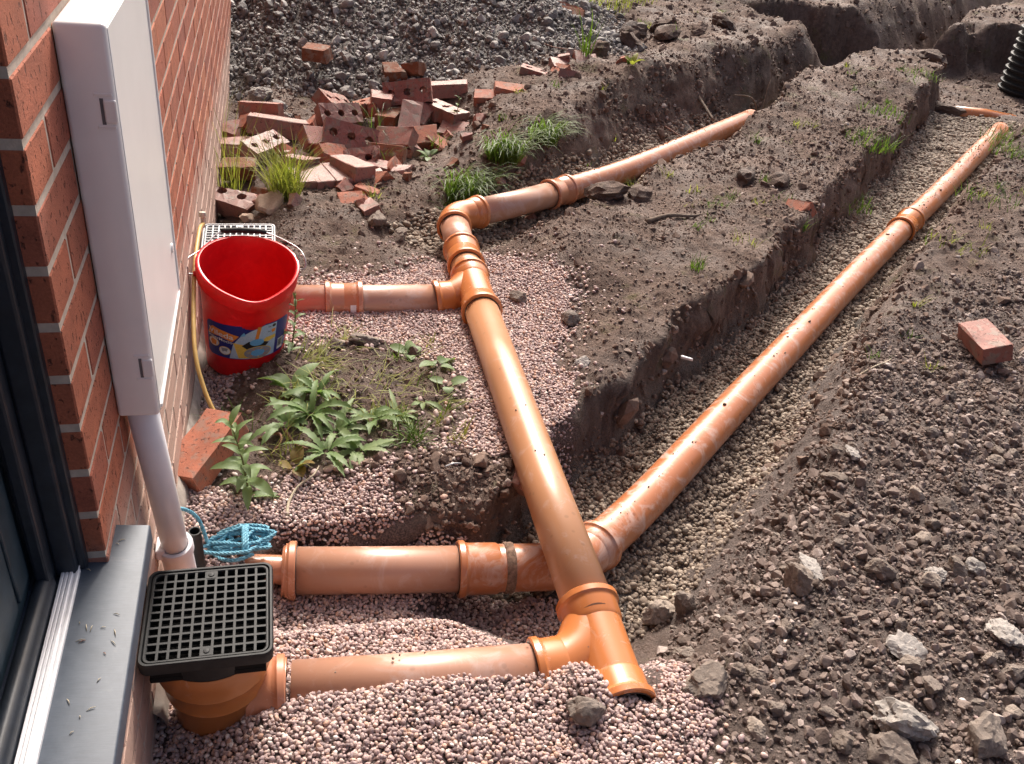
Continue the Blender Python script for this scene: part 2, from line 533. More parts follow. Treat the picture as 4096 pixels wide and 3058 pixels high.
def terr(x, y, detail=True):
    x = np.asarray(x, float); y = np.asarray(y, float)
    bw = np.interp(y, [0.4, 1.3, 1.69, 1.88, 2.16, 2.65, 3.6, 4.3, 5.2, 6.0, 9], [-.02, -.01, 0.03, 0.0, -.046, -.05, -.10, -.10, -.08, -.06, -.05])
    L = np.interp(y, [0.4, 0.95, 1.06, 1.11, 1.17, 1.28, 1.60, 1.80, 2.05, 2.4, 3.3, 4.2, 5.2, 9],
                  [.085, .085, .082, .066, .01, -.03, .00, .02, .035, .02, .00, -.03, .02, .1])
    z = bw + (L - bw) * ss(0.0, 0.32, x)
    rt = np.interp(y, [0.5, 1.2, 2.0, 3.0, 4.0, 5.0, 9], [0.085, 0.075, .08, .08, .09, .12, .15])
    z = z + (rt - z) * ss(0.92, 1.35, x)
    # near the T-piece the gravel lies up against both sides of it and over its open end
    z = z + 0.030 * np.exp(-(((x - 0.945) / 0.05) ** 2 + ((y - 1.05) / 0.12) ** 2)) + 0.032 * np.exp(-(((x - 0.785) / 0.045) ** 2 + ((y - 1.00) / 0.07) ** 2))
    # left bank of the upper trench stands higher; earth under the brick pile is heaped
    z = z + 0.04 * np.exp(-(((x - 0.62) / 0.50) ** 2 + ((y - 4.30) / 0.40) ** 2))
    su, ou = axis_so(x, y, UA, UD)
    hb = np.interp(su, [0, .4, 1.0, 1.7, 3.5, 5, 7], [.02, .05, .11, .14, .14, .12, .10])
    z = z + hb * ss(.05, .38, ou) * (1 - np.interp(su, [.8, 1.8], [1.0, .5]) * ss(.42, np.interp(su, [.8, 1.8], [.75, 1.5]), ou))
    z = z + 0.03 * ss(6.6, 7.2, y) * ss(3.0, 4.0, x)
    # soil hump beside the crossing
    z = z + 0.035 * np.exp(-(((x - 0.60) / 0.16) ** 2 + ((y - 1.72) / 0.10) ** 2))
    nb = fbm(x * 1.7, y * 1.7, 3, 3)
    nm = fbm(x * 9, y * 9, 9, 3)
    pk = smooth_pink(x, y) if detail else 0.0
    far = ss(3.0, 6.0, y + 0.4 * x)
    z = z + nb * (0.022 + 0.05 * far) * ss(0.05, 0.5, x)
    # trough under the crossing pipe
    tr = (1 - ss(0.065, 0.17, np.abs(y - 1.455) + 0.03 * nm)) * ss(0.10, 0.24, x) * (1 - ss(0.9, 1.15, x))
    z = z + (-0.105 - z) * tr
    zt = z
    # lower trench
    s, o = axis_so(x, y, RA, RD)
    lump = 0.10 * fbm(s * 4.2, o * 2.5, 21, 3) + 0.035 * vnoise(s * 17, o * 9, 22)
    el = np.interp(s, [-.5, .18, 1, 2, 3.5, 4.3, 6.2], [.21, .235, .235, .255, .32, .38, .55]) + lump * 0.45
    wl = 0.050 + 0.035 * ss(0, 1, vnoise(s * 3.1, s * 0, 77) + .5)
    wr = np.interp(s, [-.5, .0, .6, 1.3, 2, 6], [.40, .5, .42, .27, .2, .22]) + 0.6 * lump
    t = np.maximum(ss(0, 1, (o - el) / wl), ss(0, 1, (-o - 0.075) / np.maximum(wr - 0.075, 0.05)))
    t = np.maximum(t, 1 - ss(-0.52, -0.36, s + 0.3 * lump))
    t = np.maximum(t, ss(6.4, 6.9, s))
    fl = -0.182 + 0.036 * np.exp(-(o / .10) ** 4) + 0.012 * nm
    zr = fl + (z + 0.012 * np.exp(-((o - el - wl) / .1) ** 2) - fl) * t
    # upper trench
    s, o = axis_so(x, y, UA, UD)
    lump = 0.16 * fbm(s * 3.1, o * 3, 41, 3) + 0.05 * vnoise(s * 15, o * 12, 42)
    er = np.interp(s, [-.4, 0, .3, .8, 1.15, 1.5, 2.1, 2.4, 2.7, 3.2, 4.3, 6], [.10, .17, .19, .22, .12, .14, .12, .06, .0, -.15, -.12, -.1]) + 0.35 * lump
    bl = np.interp(s, [-.3, 0, .4, 1.7, 2.2, 3.4, 4.3, 5.2], [.2, .25, .33, .42, .42, .42, .55, .6]) + 0.7 * lump
    t = np.maximum(ss(0, 1, (-o - er) / 0.10), ss(0, 1, (o - 0.12) / np.maximum(bl - 0.12, 0.06)) ** 0.8)
    t = np.maximum(t, 1 - ss(-0.38, -0.12, s))
    fl = np.interp(s, [0, 2, 2.6, 3.2, 4.3, 6], [-.055, -.06, -.11, -.18, -.24, -.25]) + 0.02 * nm
    zu = fl + (z - fl) * t
    # far trench
    lump = 0.34 * fbm(x * 2.6, y * 2.6, 61, 4)
    t = np.maximum(ss(0, 1, (np.abs(y - 6.55) - 0.30 + lump) / 0.20), 1 - ss(3.8, 4.2, x))
    zf = -0.20 + (z + 0.20) * t
    t = ss(0, 1, (np.hypot(x - 5.80, y - 6.15) - 0.72 + lump) / 0.30)
    zc = -0.22 + (z + 0.22) * t
    z = np.minimum(np.minimum(zr, zu), np.minimum(zf, zc))
    # aggregate heap against the house
    hd = heap_d(x, y)
    hp = 0.25 * np.clip(hd, 0, 9) ** 0.95 + 0.03 * nb * ss(0, .6, hd)
    hp = np.minimum(hp, 1.3)
    z = z + hp * ss(-0.02, 0.12, hd)
    # crumbly surface
    if detail:
        amp = 1 - 0.75 * pk
        z = z + amp * (0.022 * fbm(x * 7, y * 7, 71, 2) + 0.026 * np.abs(vnoise(x * 20, y * 20, 73)) + 0.013 * vnoise(x * 46, y * 46, 74) + far * .03 * np.abs(fbm(x * 4.5, y * 4.5, 79, 3)))
        z = z + pk * 0.012 * fbm(x * 6, y * 6, 75, 2)
    return z


def grid_axis(parts):
    out = []
    for a, b, step in parts:
        n = max(1, int(round((b - a) / step)))
        out += list(np.linspace(a, b, n, endpoint=False))
    out.append(parts[-1][1])
    return np.array(out)


gx = grid_axis([(-40, -2, 4), (-2, -0.06, 0.4), (-0.06, 2.7, 0.012), (2.7, 4.5, 0.02), (4.5, 7.2, 0.03), (7.2, 10, 0.08), (10, 16, 0.5), (16, 60, 4)])
gy = grid_axis([(-30, -1, 3), (-1, 0.7, 0.1), (0.7, 3.2, 0.012), (3.2, 5.2, 0.018), (5.2, 7.6, 0.026), (7.6, 10.5, 0.07), (10.5, 16, 0.5), (16, 70, 4)])
GX, GY = np.meshgrid(gx, gy)
GZ = terr(GX, GY)
V = np.stack([GX.ravel(), GY.ravel(), GZ.ravel()], 1)
# push the steep trench sides in and out so that they look torn, not planed
sl = np.clip(np.hypot(*np.gradient(GZ, gy, gx)).ravel() - 0.35, 0, 1.5)
px_, py_, pz_ = V[:, 0].copy(), V[:, 1].copy(), V[:, 2].copy()
for fr_, am_ in ((6.0, .022), (17.0, .010), (37.0, .005)):
    V[:, 0] += sl * am_ * 1.3 * vnoise(px_ * fr_ + pz_ * fr_ * 1.7, py_ * fr_ - pz_ * fr_ * 1.3, 201 + int(fr_))
    V[:, 1] += sl * am_ * 1.3 * vnoise(px_ * fr_ - pz_ * fr_ * 1.5, py_ * fr_ + pz_ * fr_ * 1.9, 301 + int(fr_))
nx, ny = len(gx), len(gy)
idx = np.arange(nx * ny).reshape(ny, nx)
Q = np.stack([idx[:-1, :-1].ravel(), idx[:-1, 1:].ravel(), idx[1:, 1:].ravel(), idx[1:, :-1].ravel()], 1)
me = bpy.data.meshes.new("ground")
me.vertices.add(len(V)); me.vertices.foreach_set("co", V.ravel())
me.loops.add(Q.size); me.loops.foreach_set("vertex_index", Q.ravel())
me.polygons.add(len(Q)); me.polygons.foreach_set("loop_start", np.arange(0, Q.size, 4))
me.polygons.foreach_set("loop_total", np.full(len(Q), 4))
me.update()
me.polygons.foreach_set("use_smooth", np.ones(len(Q), bool))
fx, fy = GX.ravel(), GY.ravel()
pk = smooth_pink(fx, fy)
s_, o_ = axis_so(fx, fy, RA, RD)
tg = ((o_ < .27) & (o_ > -.14) & (s_ > -.3) & (s_ < 5.6) & (V[:, 2] < -0.10)).astype(float)
s_, o_ = axis_so(fx, fy, UA, UD)
tg = np.maximum(tg, ((np.abs(o_) < .2) & (s_ > -.2) & (s_ < 2.9) & (V[:, 2] < 0.0)).astype(float))
hp = ss(-0.05, 0.15, heap_d(fx, fy))
rub = ss(.95, 1.2, fx) * (1 - ss(1.9, 2.4, fy - 0.25 * (fx - 1.2)))
colr = np.stack([pk, np.maximum(tg, hp), rub, np.ones_like(pk)], 1)
at = me.attributes.new("zone", 'FLOAT_COLOR', 'POINT')
at.data.foreach_set("color", colr.ravel().astype(np.float32))

m, nt, b = mat_new('earth')
p = pos(nt)
za = nd(nt, "ShaderNodeAttribute"); za.attribute_name = "zone"
sp = nd(nt, "ShaderNodeSeparateColor"); nt.links.new(za.outputs["Color"], sp.inputs[0])
n1 = noise(nt, 3.2, 6, 0.62, p)
soil = ramp(nt, n1.outputs[0], [(0.28, (0.082, 0.053, 0.042)), (0.5, (0.139, 0.094, 0.073)), (0.72, (0.210, 0.147, 0.117))])
n2 = noise(nt, 36.0, 5, 0.68, p)
sh = ramp(nt, n2.outputs[0], [(0.25, 0.55), (0.75, 1.40)])
c = mix(nt, 1.0, soil.outputs[0], sh.outputs[0], 'MULTIPLY')
mo = noise(nt, 6.5, 5, 0.7, p)
mof = ramp(nt, mo.outputs[0], [(0.57, 0.0), (0.70, 0.6)])
c = mix(nt, mof.outputs[0], c, (0.105, 0.10, 0.030))
n4 = noise(nt, 240.0, 3, 0.6, p)
gr = ramp(nt, n4.outputs[0], [(0.35, (0.05, 0.04, 0.037)), (0.65, (0.22, 0.16, 0.145))])
c = mix(nt, sp.outputs["Red"], c, gr.outputs[0])
gh = ramp(nt, n4.outputs[0], [(0.35, (0.055, 0.048, 0.043)), (0.65, (0.19, 0.165, 0.145))])
c = mix(nt, sp.outputs["Green"], c, gh.outputs[0])
gb = ramp(nt, n4.outputs[0], [(0.35, (0.084, 0.063, 0.055)), (0.65, (0.176, 0.137, 0.120))])
c = mix(nt, sp.outputs["Blue"], c, gb.outputs[0])
nt.links.new(c, b.inputs["Base Color"])
wr_ = noise(nt, 5.0, 3, 0.5, p)
rr_ = ramp(nt, wr_.outputs[0], [(0.35, 0.62), (0.6, 0.95)])
nt.links.new(rr_.outputs[0], b.inputs["Roughness"])
b.inputs["Specular IOR Level"].default_value = 0.35
nb1 = noise(nt, 75.0, 6, 0.72, p)
nb2 = noise(nt, 260.0, 5, 0.7, p)
mad = nd(nt, "ShaderNodeMath", operation='MULTIPLY_ADD'); mad.inputs[1].default_value = 0.35
nt.links.new(nb2.outputs[0], mad.inputs[0]); nt.links.new(nb1.outputs[0], mad.inputs[2])
bump(nt, b, mad.outputs[0], 1.0, 0.016)
M['earth'] = m
me.materials.append(m)
ground = link(bpy.data.objects.new("ground", me))
tag(ground, "dug-over brown earth with pipe trenches beside the house", "ground", kind="structure")


def tz(x, y):
    return float(terr(np.array([x]), np.array([y]))[0])


# ------------------------------------------------------------------ house: brick wall, door, frame, sill
house = empty("brick_house", (0, 2, 0))
tag(house, "orange-red brick house wall with pale mortar and dark blue door", "house")
house.location = (0, 0, 0)
wall = bpy.data.objects  # placeholder
JOINT = 0.0100
Z0 = 1.203 - 0.075 * 21          # centre of a bed joint below ground
Y0, Y1 = -1.6, 11.0
OPY0, OPY1, OPZ = 0.05, 1.017, 0.492
TOPZ = 2.9
bm = bmesh.new()
RC = 0.0009                        # mortar set back from the brick face
bm_box(bm, -0.20, -RC, OPY1 + RC, Y1, Z0, TOPZ)
bm_box(bm, -0.20, -RC - 0.0005, Y0, OPY0 - RC, Z0, TOPZ)
bm_box(bm, -0.20, -RC - 0.001, OPY0 - RC, OPY1 + RC, Z0, OPZ - 0.02)
wall = bm_obj("wall", bm, M['mortar'], house)


def brick_bm(L, H=0.065, Dp=0.1025, bev=0.0022):
    bm = bmesh.new()
    bm_box(bm, -Dp, 0, 0, L, 0, H, bev, 1)
    return bm


def brick_me(L, nm):
    bm = brick_bm(L)
    me = bpy.data.meshes.new(nm)
    bm.normal_update(); bm.to_mesh(me); bm.free()
    me.materials.append(M['wall_brick'])
    return me


ME_FULL = brick_me(0.215, "brick")
ME_HALF = brick_me(0.1025, "brick_half")
bricks = []
ncourse = int((TOPZ - Z0) / 0.075)
for k in range(ncourse):
    zb = Z0 + 0.075 * k + JOINT / 2
    half = (k % 2 == 1)           # courses that begin with a half bat at the door jamb
    y = OPY1
    first = True
    while y < Y1 - 0.2:
        L = 0.1025 if (first and half) else 0.215
        bricks.append((y, zb, L)); y += L + JOINT; first = False
    if zb + 0.065 < OPZ - 0.01:   # below the sill
        y = OPY1 - JOINT
        first = True
        while y > Y0 + 0.2:
            L = 0.1025 if (first and not half) else 0.215
            y -= L
            bricks.append((y, zb, L)); y -= JOINT; first = False
    else:
        y = OPY0
        first = True
        while y > Y0 + 0.2:
            L = 0.1025 if (first and half) else 0.215
            y -= L
            bricks.append((y, zb, L)); y -= JOINT; first = False
# bricks the photograph shows: near, above ground; the rest is joined
sc = []
for i, (y, z, L) in enumerate(bricks):
    g = tz(0.02, y + L / 2)
    sc.append(1 if (z + 0.065 > g and z < 1.52 - 0.2 * y and y > 0.55) else 0)
order = sorted([i for i in range(len(bricks)) if sc[i] > 0], key=lambda i: bricks[i][0])[:296]
keep = set(order)
bm_rest = bmesh.new()
rb = random.Random(3)
for i, (y, z, L) in enumerate(bricks):
    jx = rb.uniform(0.0002, 0.0016)
    if i in keep:
        inst("brick", ME_FULL if L > 0.2 else ME_HALF, wall, (jx, y, z), (rb.uniform(-.003, .003), 0, rb.uniform(-.002, .002)))
    else:
        bm_box(bm_rest, -0.1 + jx, jx, y, y + L, z, z + 0.065)
rest = bm_obj("brick_courses", bm_rest, M['wall_brick_rest'], wall)
rest["kind"] = "stuff"
# rough concrete footing at the foot of the wall
fv = []
ff = []
ys = np.linspace(1.10, 2.6, 90)
for yy in ys:
    h = tz(0.03, yy) + 0.035 + 0.03 * float(vnoise(yy * 9, 0.3, 8)) * (1 if yy < 3 else .4)
    w = 0.012 + 0.016 * float(vnoise(yy * 14, 2.2, 9) + .5)
    fv += [(0.002, yy, h + 0.02), (w * .7, yy, h), (w, yy, h - 0.03), (w + .005, yy, -0.4)]
for i in range(len(ys) - 1):
    for k in range(3):
        a = i * 4 + k
        ff.append((a, a + 1, a + 5, a + 4))
mesh_obj("footing", fv, ff, M['concrete'], house)

# door
door = box("door", -0.115, -0.086, 0.06, 0.992, 0.535, 2.6, M['door'], house, 0.002)
yy = 0.06
for y0, y1 in ((0.905, 0.955), (0.790, 0.895), (0.675, 0.780), (0.560, 0.665), (0.445, 0.550), (0.330, 0.435), (0.215, 0.320), (0.10, 0.205)):
    box("panel", -0.090, -0.082, y0, y1, 0.56, 2.5, M['door'], door, 0.0025, 2)
fr = box("door_frame", -0.150, -0.062, 0.975, OPY1 + 0.010, 0.50, 2.7, M['frame'], house, 0.003, 2)
box("outer_bead", -0.062, -0.034, 0.990, OPY1 + 0.012, 0.518, 2.7, M['frame'], fr, 0.004, 2)
box("inner_bead", -0.078, -0.060, 0.957, 0.978, 0.525, 2.7, M['frame'], fr, 0.004, 2)
box("jamb_cover", -0.040, -0.024, OPY1 - 0.014, OPY1 + 0.004, 0.516, 2.7, M['frame'], fr, 0.002, 1)
box("far_jamb", -0.150, -0.034, OPY0, 0.085, 0.50, 2.7, M['frame'], fr, 0.003, 2)
# sill: grey-blue foiled nosing with dropped front edge
bm = bmesh.new()
prof = [(-0.16, 0.505), (-0.030, 0.516), (0.0465, 0.507), (0.0485, 0.5062), (0.0495, 0.504), (0.0495, 0.474), (0.044, 0.472), (0.030, 0.486), (-0.16, 0.486)]
ysill = [0.0, 0.3, 0.6, 0.9, 1.095]
rings = [[bm.verts.new((x, yv, z)) for x, z in prof] for yv in ysill]
for a, bb in zip(rings[:-1], rings[1:]):
    for k in range(len(prof)):
        k2 = (k + 1) % len(prof)
        bm.faces.new((a[k], bb[k], bb[k2], a[k2]))
bm.faces.new(list(reversed(rings[-1]))); bm.faces.new(rings[0])
bmesh.ops.recalc_face_normals(bm, faces=bm.faces)
# foil with dust, scuffs
ms, nt, b = mat_new('sill_foil')
p = pos(nt)
na = noise(nt, 16.0, 6, 0.7, p, 0.5)
cc = ramp(nt, na.outputs[0], [(0.35, (0.028, 0.041, 0.063)), (0.60, (0.049, 0.064, 0.089)), (0.80, (0.109, 0.118, 0.133))])
mp = nd(nt, "ShaderNodeMapping"); mp.inputs["Scale"].default_value = (60, 900, 60)
nt.links.new(p, mp.inputs["Vector"])
nl = noise(nt, 1.0, 3, 0.6, mp.outputs[0])
ln = ramp(nt, nl.outputs[0], [(0.3, 0.85), (0.7, 1.15)])
c = mix(nt, 1.0, cc.outputs[0], ln.outputs[0], 'MULTIPLY')
nt.links.new(c, b.inputs["Base Color"])
b.inputs["Roughness"].default_value = 0.5
bump(nt, b, nl.outputs[0], 0.12, 0.0008)
M['sill'] = ms
sill = bm_obj("door_sill", bm, ms, house)
sill.data.set_sharp_from_angle(angle=math.radians(50))
# debris on the sill
for i in range(20):
    u = rb.uniform(-0.028, 0.03); v = rb.uniform(0.66, 1.08)
    a = rb.uniform(0, PI); l = rb.uniform(0.0015, 0.007)
    zz = 0.5165 - max(0, u + .03) * 0.12
    tube("debris", [(u - math.cos(a) * l, v - math.sin(a) * l, zz + .0008), (u, v + .001, zz + .0016), (u + math.cos(a) * l, v + math.sin(a) * l, zz + .0008)],
         [0.0003, 0.0007, 0.0003], M['dry'] if rb.random() < .8 else M['root'], sill, 5)
thr = box("threshold", -0.055, -0.032, 0.09, 1.000, 0.512, 0.5225, M['alu'], house, 0.001)
for x0, x1, zt in ((-0.0545, -0.0500, .0258), (-0.0492, -0.0450, .0258), (-0.0442, -0.0395, .0258), (-0.0365, -0.0325, .0243)):
    box("rib", x0, x1, 0.085, 1.004 if x0 < -.04 else 1.034, 0.500 + 0.0215, 0.500 + zt, M['alu'], thr, 0.0008)
bm = bmesh.new()
pr = []
for k in range(9):
    a = PI * k / 8
    pr.append((-0.0705 + 0.0145 * math.cos(a), 0.520 + 0.028 * math.sin(a) ** 0.8 if k not in (0, 8) else 0.512))
r0 = [bm.verts.new((x, 0.09, z)) for x, z in pr]; r1 = [bm.verts.new((x, 0.968, z)) for x, z in pr]
for k in range(8):
    bm.faces.new((r0[k], r1[k], r1[k + 1], r0[k + 1]))
bm.faces.new(list(reversed(r1))); bm.faces.new(r0)
bmesh.ops.recalc_face_normals(bm, faces=bm.faces)
o = bm_obj("weather_bar", bm, M['frame'], house, True)
o.data.set_sharp_from_angle(angle=math.radians(60))

# ------------------------------------------------------------------ meter box and conduit
mb_ = empty("meter_box", (0, 1.232, 0.612))
tag(mb_, "white plastic meter box fixed to the brick wall above the conduit", "meter box")
W_, H_, D_ = 0.410, 0.592, 0.063
bm = bmesh.new()
bm_box(bm, 0.001, D_ - 0.0005, 0, W_, 0, H_, 0.006, 3)
body = bm_obj("body", bm, M['white_plastic'], mb_, True)
body.data.set_sharp_from_angle(angle=math.radians(40))
bm = bmesh.new()
bm_box(bm, D_ - 0.0060, D_ + .0008, 0.007, W_ - 0.004, 0.006, H_ - 0.006, 0.0006, 1)
dr = bm_obj("door", bm, M['white_plastic'], mb_, True)
dr.data.set_sharp_from_angle(angle=math.radians(40))
box("raised_edge", D_ + 0.0003, D_ + 0.0035, W_ - 0.020, W_ - 0.012, 0.016, H_ - 0.014, M['white_plastic'], dr, 0.001)
box("raised_edge", D_ + 0.0003, D_ + 0.0035, 0.012, W_ - 0.021, 0.008, 0.015, M['white_plastic'], dr, 0.001)
lt = lathe("lock", [(0.0, 0.004), (0.008, 0.0035), (0.010, 0.0)], M['white_plastic'], dr, (D_ + 0.0003, W_ - 0.055, 0.12), 20)
lt.rotation_euler = (0, PI / 2, 0)
for hz in (0.072, 0.465):
    hg = box("hinge", D_ - 0.016, D_ - 0.0005, -0.0025, 0.004, hz + 0.004, hz + 0.034, M['white_plastic'], mb_, 0.002, 2)
    box("recess_shade", D_ - 0.0200, D_ - 0.0155, -0.0006, 0.002, hz + 0.002, hz + 0.036, M['recess_shade'], hg)  # dark strip on the flat side, painting the shade of a recess
    box("hinge_rim", D_ - 0.026, D_ - 0.004, -0.0013, 0.002, hz - 0.0035, hz + 0.0005, M['white_plastic'], hg, 0.0006)
    box("hinge_rim", D_ - 0.026, D_ - 0.004, -0.0013, 0.002, hz + 0.0385, hz + 0.0425, M['white_plastic'], hg, 0.0006)

cd = empty("conduit", (0.031, 1.30, 0))
tag(cd, "white plastic conduit running down from the meter box into the gravel", "pipe")
CA, CB = Vector((0.0, -0.035, 0.622)), Vector((0.004, 0.066, 0.20))
tube("tube", [CA, CA.lerp(CB, .5), CB], 0.0245, M['white_conduit'], cd, 32)
ax = (CB - CA).normalized()
rod("collar", CB - ax * 0.012, CB + ax * 0.03, [(0, 0.0255), (0, 0.0325), (0.004, 0.034), (0.022, 0.034), (0.024, 0.031), (0.03, 0.031)], M['white_conduit'], cd, 40)
rod("lower_tube", CB + ax * 0.02, CB + ax * 0.25, [(0, 0.030), (0.23, 0.030)], M['white_conduit'], cd, 32)
bm = bmesh.new(); bm_box(bm, -0.030, -0.012, 0.04, 0.085, 0.190, 0.215, 0.004, 2)
bm_obj("clip", bm, M['white_conduit'], cd)


# ------------------------------------------------------------------ gullies
def gully(loc, S, lab, mat_g, mat_frame, nb=11, low=None, pot=True, screws=True):
    g = empty("drain_gully", loc)
    tag(g, lab, "drain gully")
    h = S / 2
    # frame with rounded corners
    def rr(s, r, n=6):
        pts = []
        for cx, cy, a0 in ((s - r, s - r, 0), (-(s - r), s - r, 90), (-(s - r), -(s - r), 180), (s - r, -(s - r), 270)):
            for k in range(n + 1):
                a = math.radians(a0 + 90 * k / n)
                pts.append((cx + r * math.cos(a), cy + r * math.sin(a)))
        return pts
    lay = [(h - .004, .016, -0.026), (h - .001, .017, -0.024), (h, .017, -0.004), (h - 0.002, .016, 0.0), (h - 0.0055, .014, 0.0), (h - 0.0065, .013, -0.003), (h - .008, .012, -0.0145), (h - .0125, .010, -0.026)]
    vs, fs = [], []
    for s, r, z in lay:
        vs += [(x, y, z) for x, y in rr(s, r)]
    n = len(rr(h, .01))
    for i in range(len(lay)):
        i2 = (i + 1) % len(lay)
        for k in range(n):
            k2 = (k + 1) % n
            fs.append((i * n + k, i * n + k2, i2 * n + k2, i2 * n + k))
    fo = mesh_obj("frame", vs, fs, mat_frame, g, True)
    fo.data.set_sharp_from_angle(angle=math.radians(35))
    # grate rim and bars
    gi = h - 0.0085
    lay = [(gi, .012, -0.012), (gi, .012, -0.0015), (gi - .003, .010, -0.0015), (gi - .0045, .009, -.003), (gi - .005, .009, -0.012)]
    vs, fs = [], []
    for s, r, z in lay:
        vs += [(x, y, z) for x, y in rr(s, r)]
    for i in range(len(lay)):
        i2 = (i + 1) % len(lay)
        for k in range(n):
            k2 = (k + 1) % n
            fs.append((i * n + k, i * n + k2, i2 * n + k2, i2 * n + k))
    gro = mesh_obj("grate", vs, fs, mat_g, g, True)
    gro.data.set_sharp_from_angle(angle=math.radians(35))
    ins = gi - 0.004
    bw = 0.0021
    def bar_me(nm, ax):
        bm = bmesh.new()
        # tapered bar: narrower at the bottom
        for sgn in (0,):
            t, bo = bw, bw * 0.6
            if ax == 0:
                P = [(-ins, -bo, -.012), (ins, -bo, -.012), (ins, bo, -.012), (-ins, bo, -.012), (-ins, -t, -.002), (ins, -t, -.002), (ins, t, -.002), (-ins, t, -.002)]
            else:
                P = [(-bo, -ins, -.0122), (bo, -ins, -.0122), (bo, ins, -.0122), (-bo, ins, -.0122), (-t, -ins, -.0017), (t, -ins, -.0017), (t, ins, -.0017), (-t, ins, -.0017)]
            v = [bm.verts.new(p) for p in P]
            for f in ((3, 2, 1, 0), (4, 5, 6, 7), (0, 1, 5, 4), (1, 2, 6, 5), (2, 3, 7, 6), (3, 0, 4, 7)):
                bm.faces.new([v[i] for i in f])
        me = bpy.data.meshes.new(nm); bm.normal_update(); bm.to_mesh(me); bm.free(); me.materials.append(mat_g)
        return me
    mx, my = bar_me("bar", 0), bar_me("bar", 1)
    for k in range(1, nb):
        q = -ins + 2 * ins * k / nb
        inst("bar", mx, gro, (0, q, 0)); inst("bar", my, gro, (q, 0, 0))
    if screws:
        c = 2 * ins / nb
        for yq in (ins - c * .5, -ins + c * .5):
            box("screw_plate", -c * .5, c * .5, yq - c * .5, yq + c * .5, -.011, -.0012, mat_g, gro)
            s = lathe("screw", [(0, .0018), (.0045, .0014), (.0055, 0), (.0055, -.002)], M['steel'] if mat_g is not M['black_plastic'] else M['black_plastic'], gro, (0, yq, -.0012), 18)
    # hopper
    lathe("hopper", [(h * .95, -0.026), (h * .95, -0.062), (h * .90, -0.064), (h * .86, -0.068), (h * .84, -.098)], M['black_plastic'], g, (0, 0, 0), 40)
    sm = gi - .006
    box("sump_shade_plate", -sm, sm, -sm, sm, -.060, -.050, M['inside_shade'], g)  # black plate stands in for the shaded depth under the grate
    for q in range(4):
        w = box("sump_shade_wall", sm - .003, sm - .0005, -sm + .003, sm - .003, -.0495, -.0125, M['inside_shade'], g); w.rotation_euler = (0, 0, q * PI / 2)
    if pot:
        pr = [(0.096, -.064), (0.1035, -.060), (0.1055, -.066), (0.1050, -.086), (0.1010, -.090), (0.0985, -.122), (0.0995, -.125), (0.0955, -.129), (0.0900, -.17), (0.0910, -.173), (0.0865, -.178), (0.076, -.26), (0.072, -.36)]
        lathe("pot", pr, M['pot'], g, (0, 0, 0), 56)
    return g


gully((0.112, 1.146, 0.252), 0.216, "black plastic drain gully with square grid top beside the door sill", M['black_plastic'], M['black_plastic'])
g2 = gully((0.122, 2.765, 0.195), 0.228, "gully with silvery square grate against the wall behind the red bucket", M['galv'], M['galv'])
# ------------------------------------------------------------------ drain pipes
PR = 0.055


def socket(mouth, inward, mat, parent, name="socket", r=PR, length=0.066):
    m0 = Vector(mouth); d = Vector(inward).normalized()
    k = r / 0.055
    o = rod(name, m0, m0 + d, [(0.0, .0562 * k), (0.0, .0655 * k), (.0025, .0680 * k), (.0145, .0680 * k), (.0175, .0655 * k), (.0185, .0640 * k), (.024, .0618 * k),
                               (length - .008, .0610 * k), (length, .0560 * k)], mat, parent)
    rod("seal", m0 - d * 0.0012, m0 + d, [(0, .0548 * k), (0, .0578 * k), (.003, .0578 * k)], M['seal'], o)
    return o


def pipe_thing(path, label, mat, name="drain_pipe", r=PR, seg=48, group=None):
    o = tube(name, path, r, mat, None, seg)
    return tag(o, label, "drain pipe", group)


# long pipe across the middle, standing clear of the gravel
MA, MB = Vector((0.8555, 1.175, 0.0775)), Vector((0.874, 2.53, 0.072))
pipe_thing([MA, MA.lerp(MB, .33), MA.lerp(MB, .66), MB], "long glossy orange-brown drain pipe running away between the two T-junctions", M['pipe'])


def junction(label, sock_a, sock_b, arm_path, mat, b_plain=False):
    """swept branch: run from mouth a to mouth b, arm joins the run"""
    a, b = Vector(sock_a), Vector(sock_b)
    d = (b - a).normalized()
    j = empty("pipe_junction", (0, 0, 0))
    tag(j, label, "pipe junction")
    rod("body", a + d * 0.055, b - d * 0.055, [(0, .0570), ((b - a).length - .11, .0570)], mat, j)
    socket(a, d, mat, j)
    socket(b, -d, mat, j)
    P = catmull(arm_path, 8)
    L = len(P)
    tube("branch_arm", P, [0.0572] * L, mat, j, 48, False)
    socket(arm_path[0], Vector(arm_path[1]) - Vector(arm_path[0]), mat, j)
    return j


junction("near orange T-junction half sunk in gravel at the bottom of the picture", (0.8610, 0.985, 0.048), (0.855, 1.232, 0.0770),
         [(0.712, 1.100, 0.039), (0.765, 1.101, 0.044), (0.812, 1.124, 0.053), (0.850, 1.180, 0.066)], M['fitting'])
junction("far orange T-junction where the short pipe beside the red bucket joins", (0.8735, 2.470, 0.072), (0.882, 2.742, 0.068),
         [(0.742, 2.625, 0.032), (0.790, 2.628, 0.036), (0.832, 2.645, 0.048), (0.876, 2.690, 0.065)], M['fitting'])

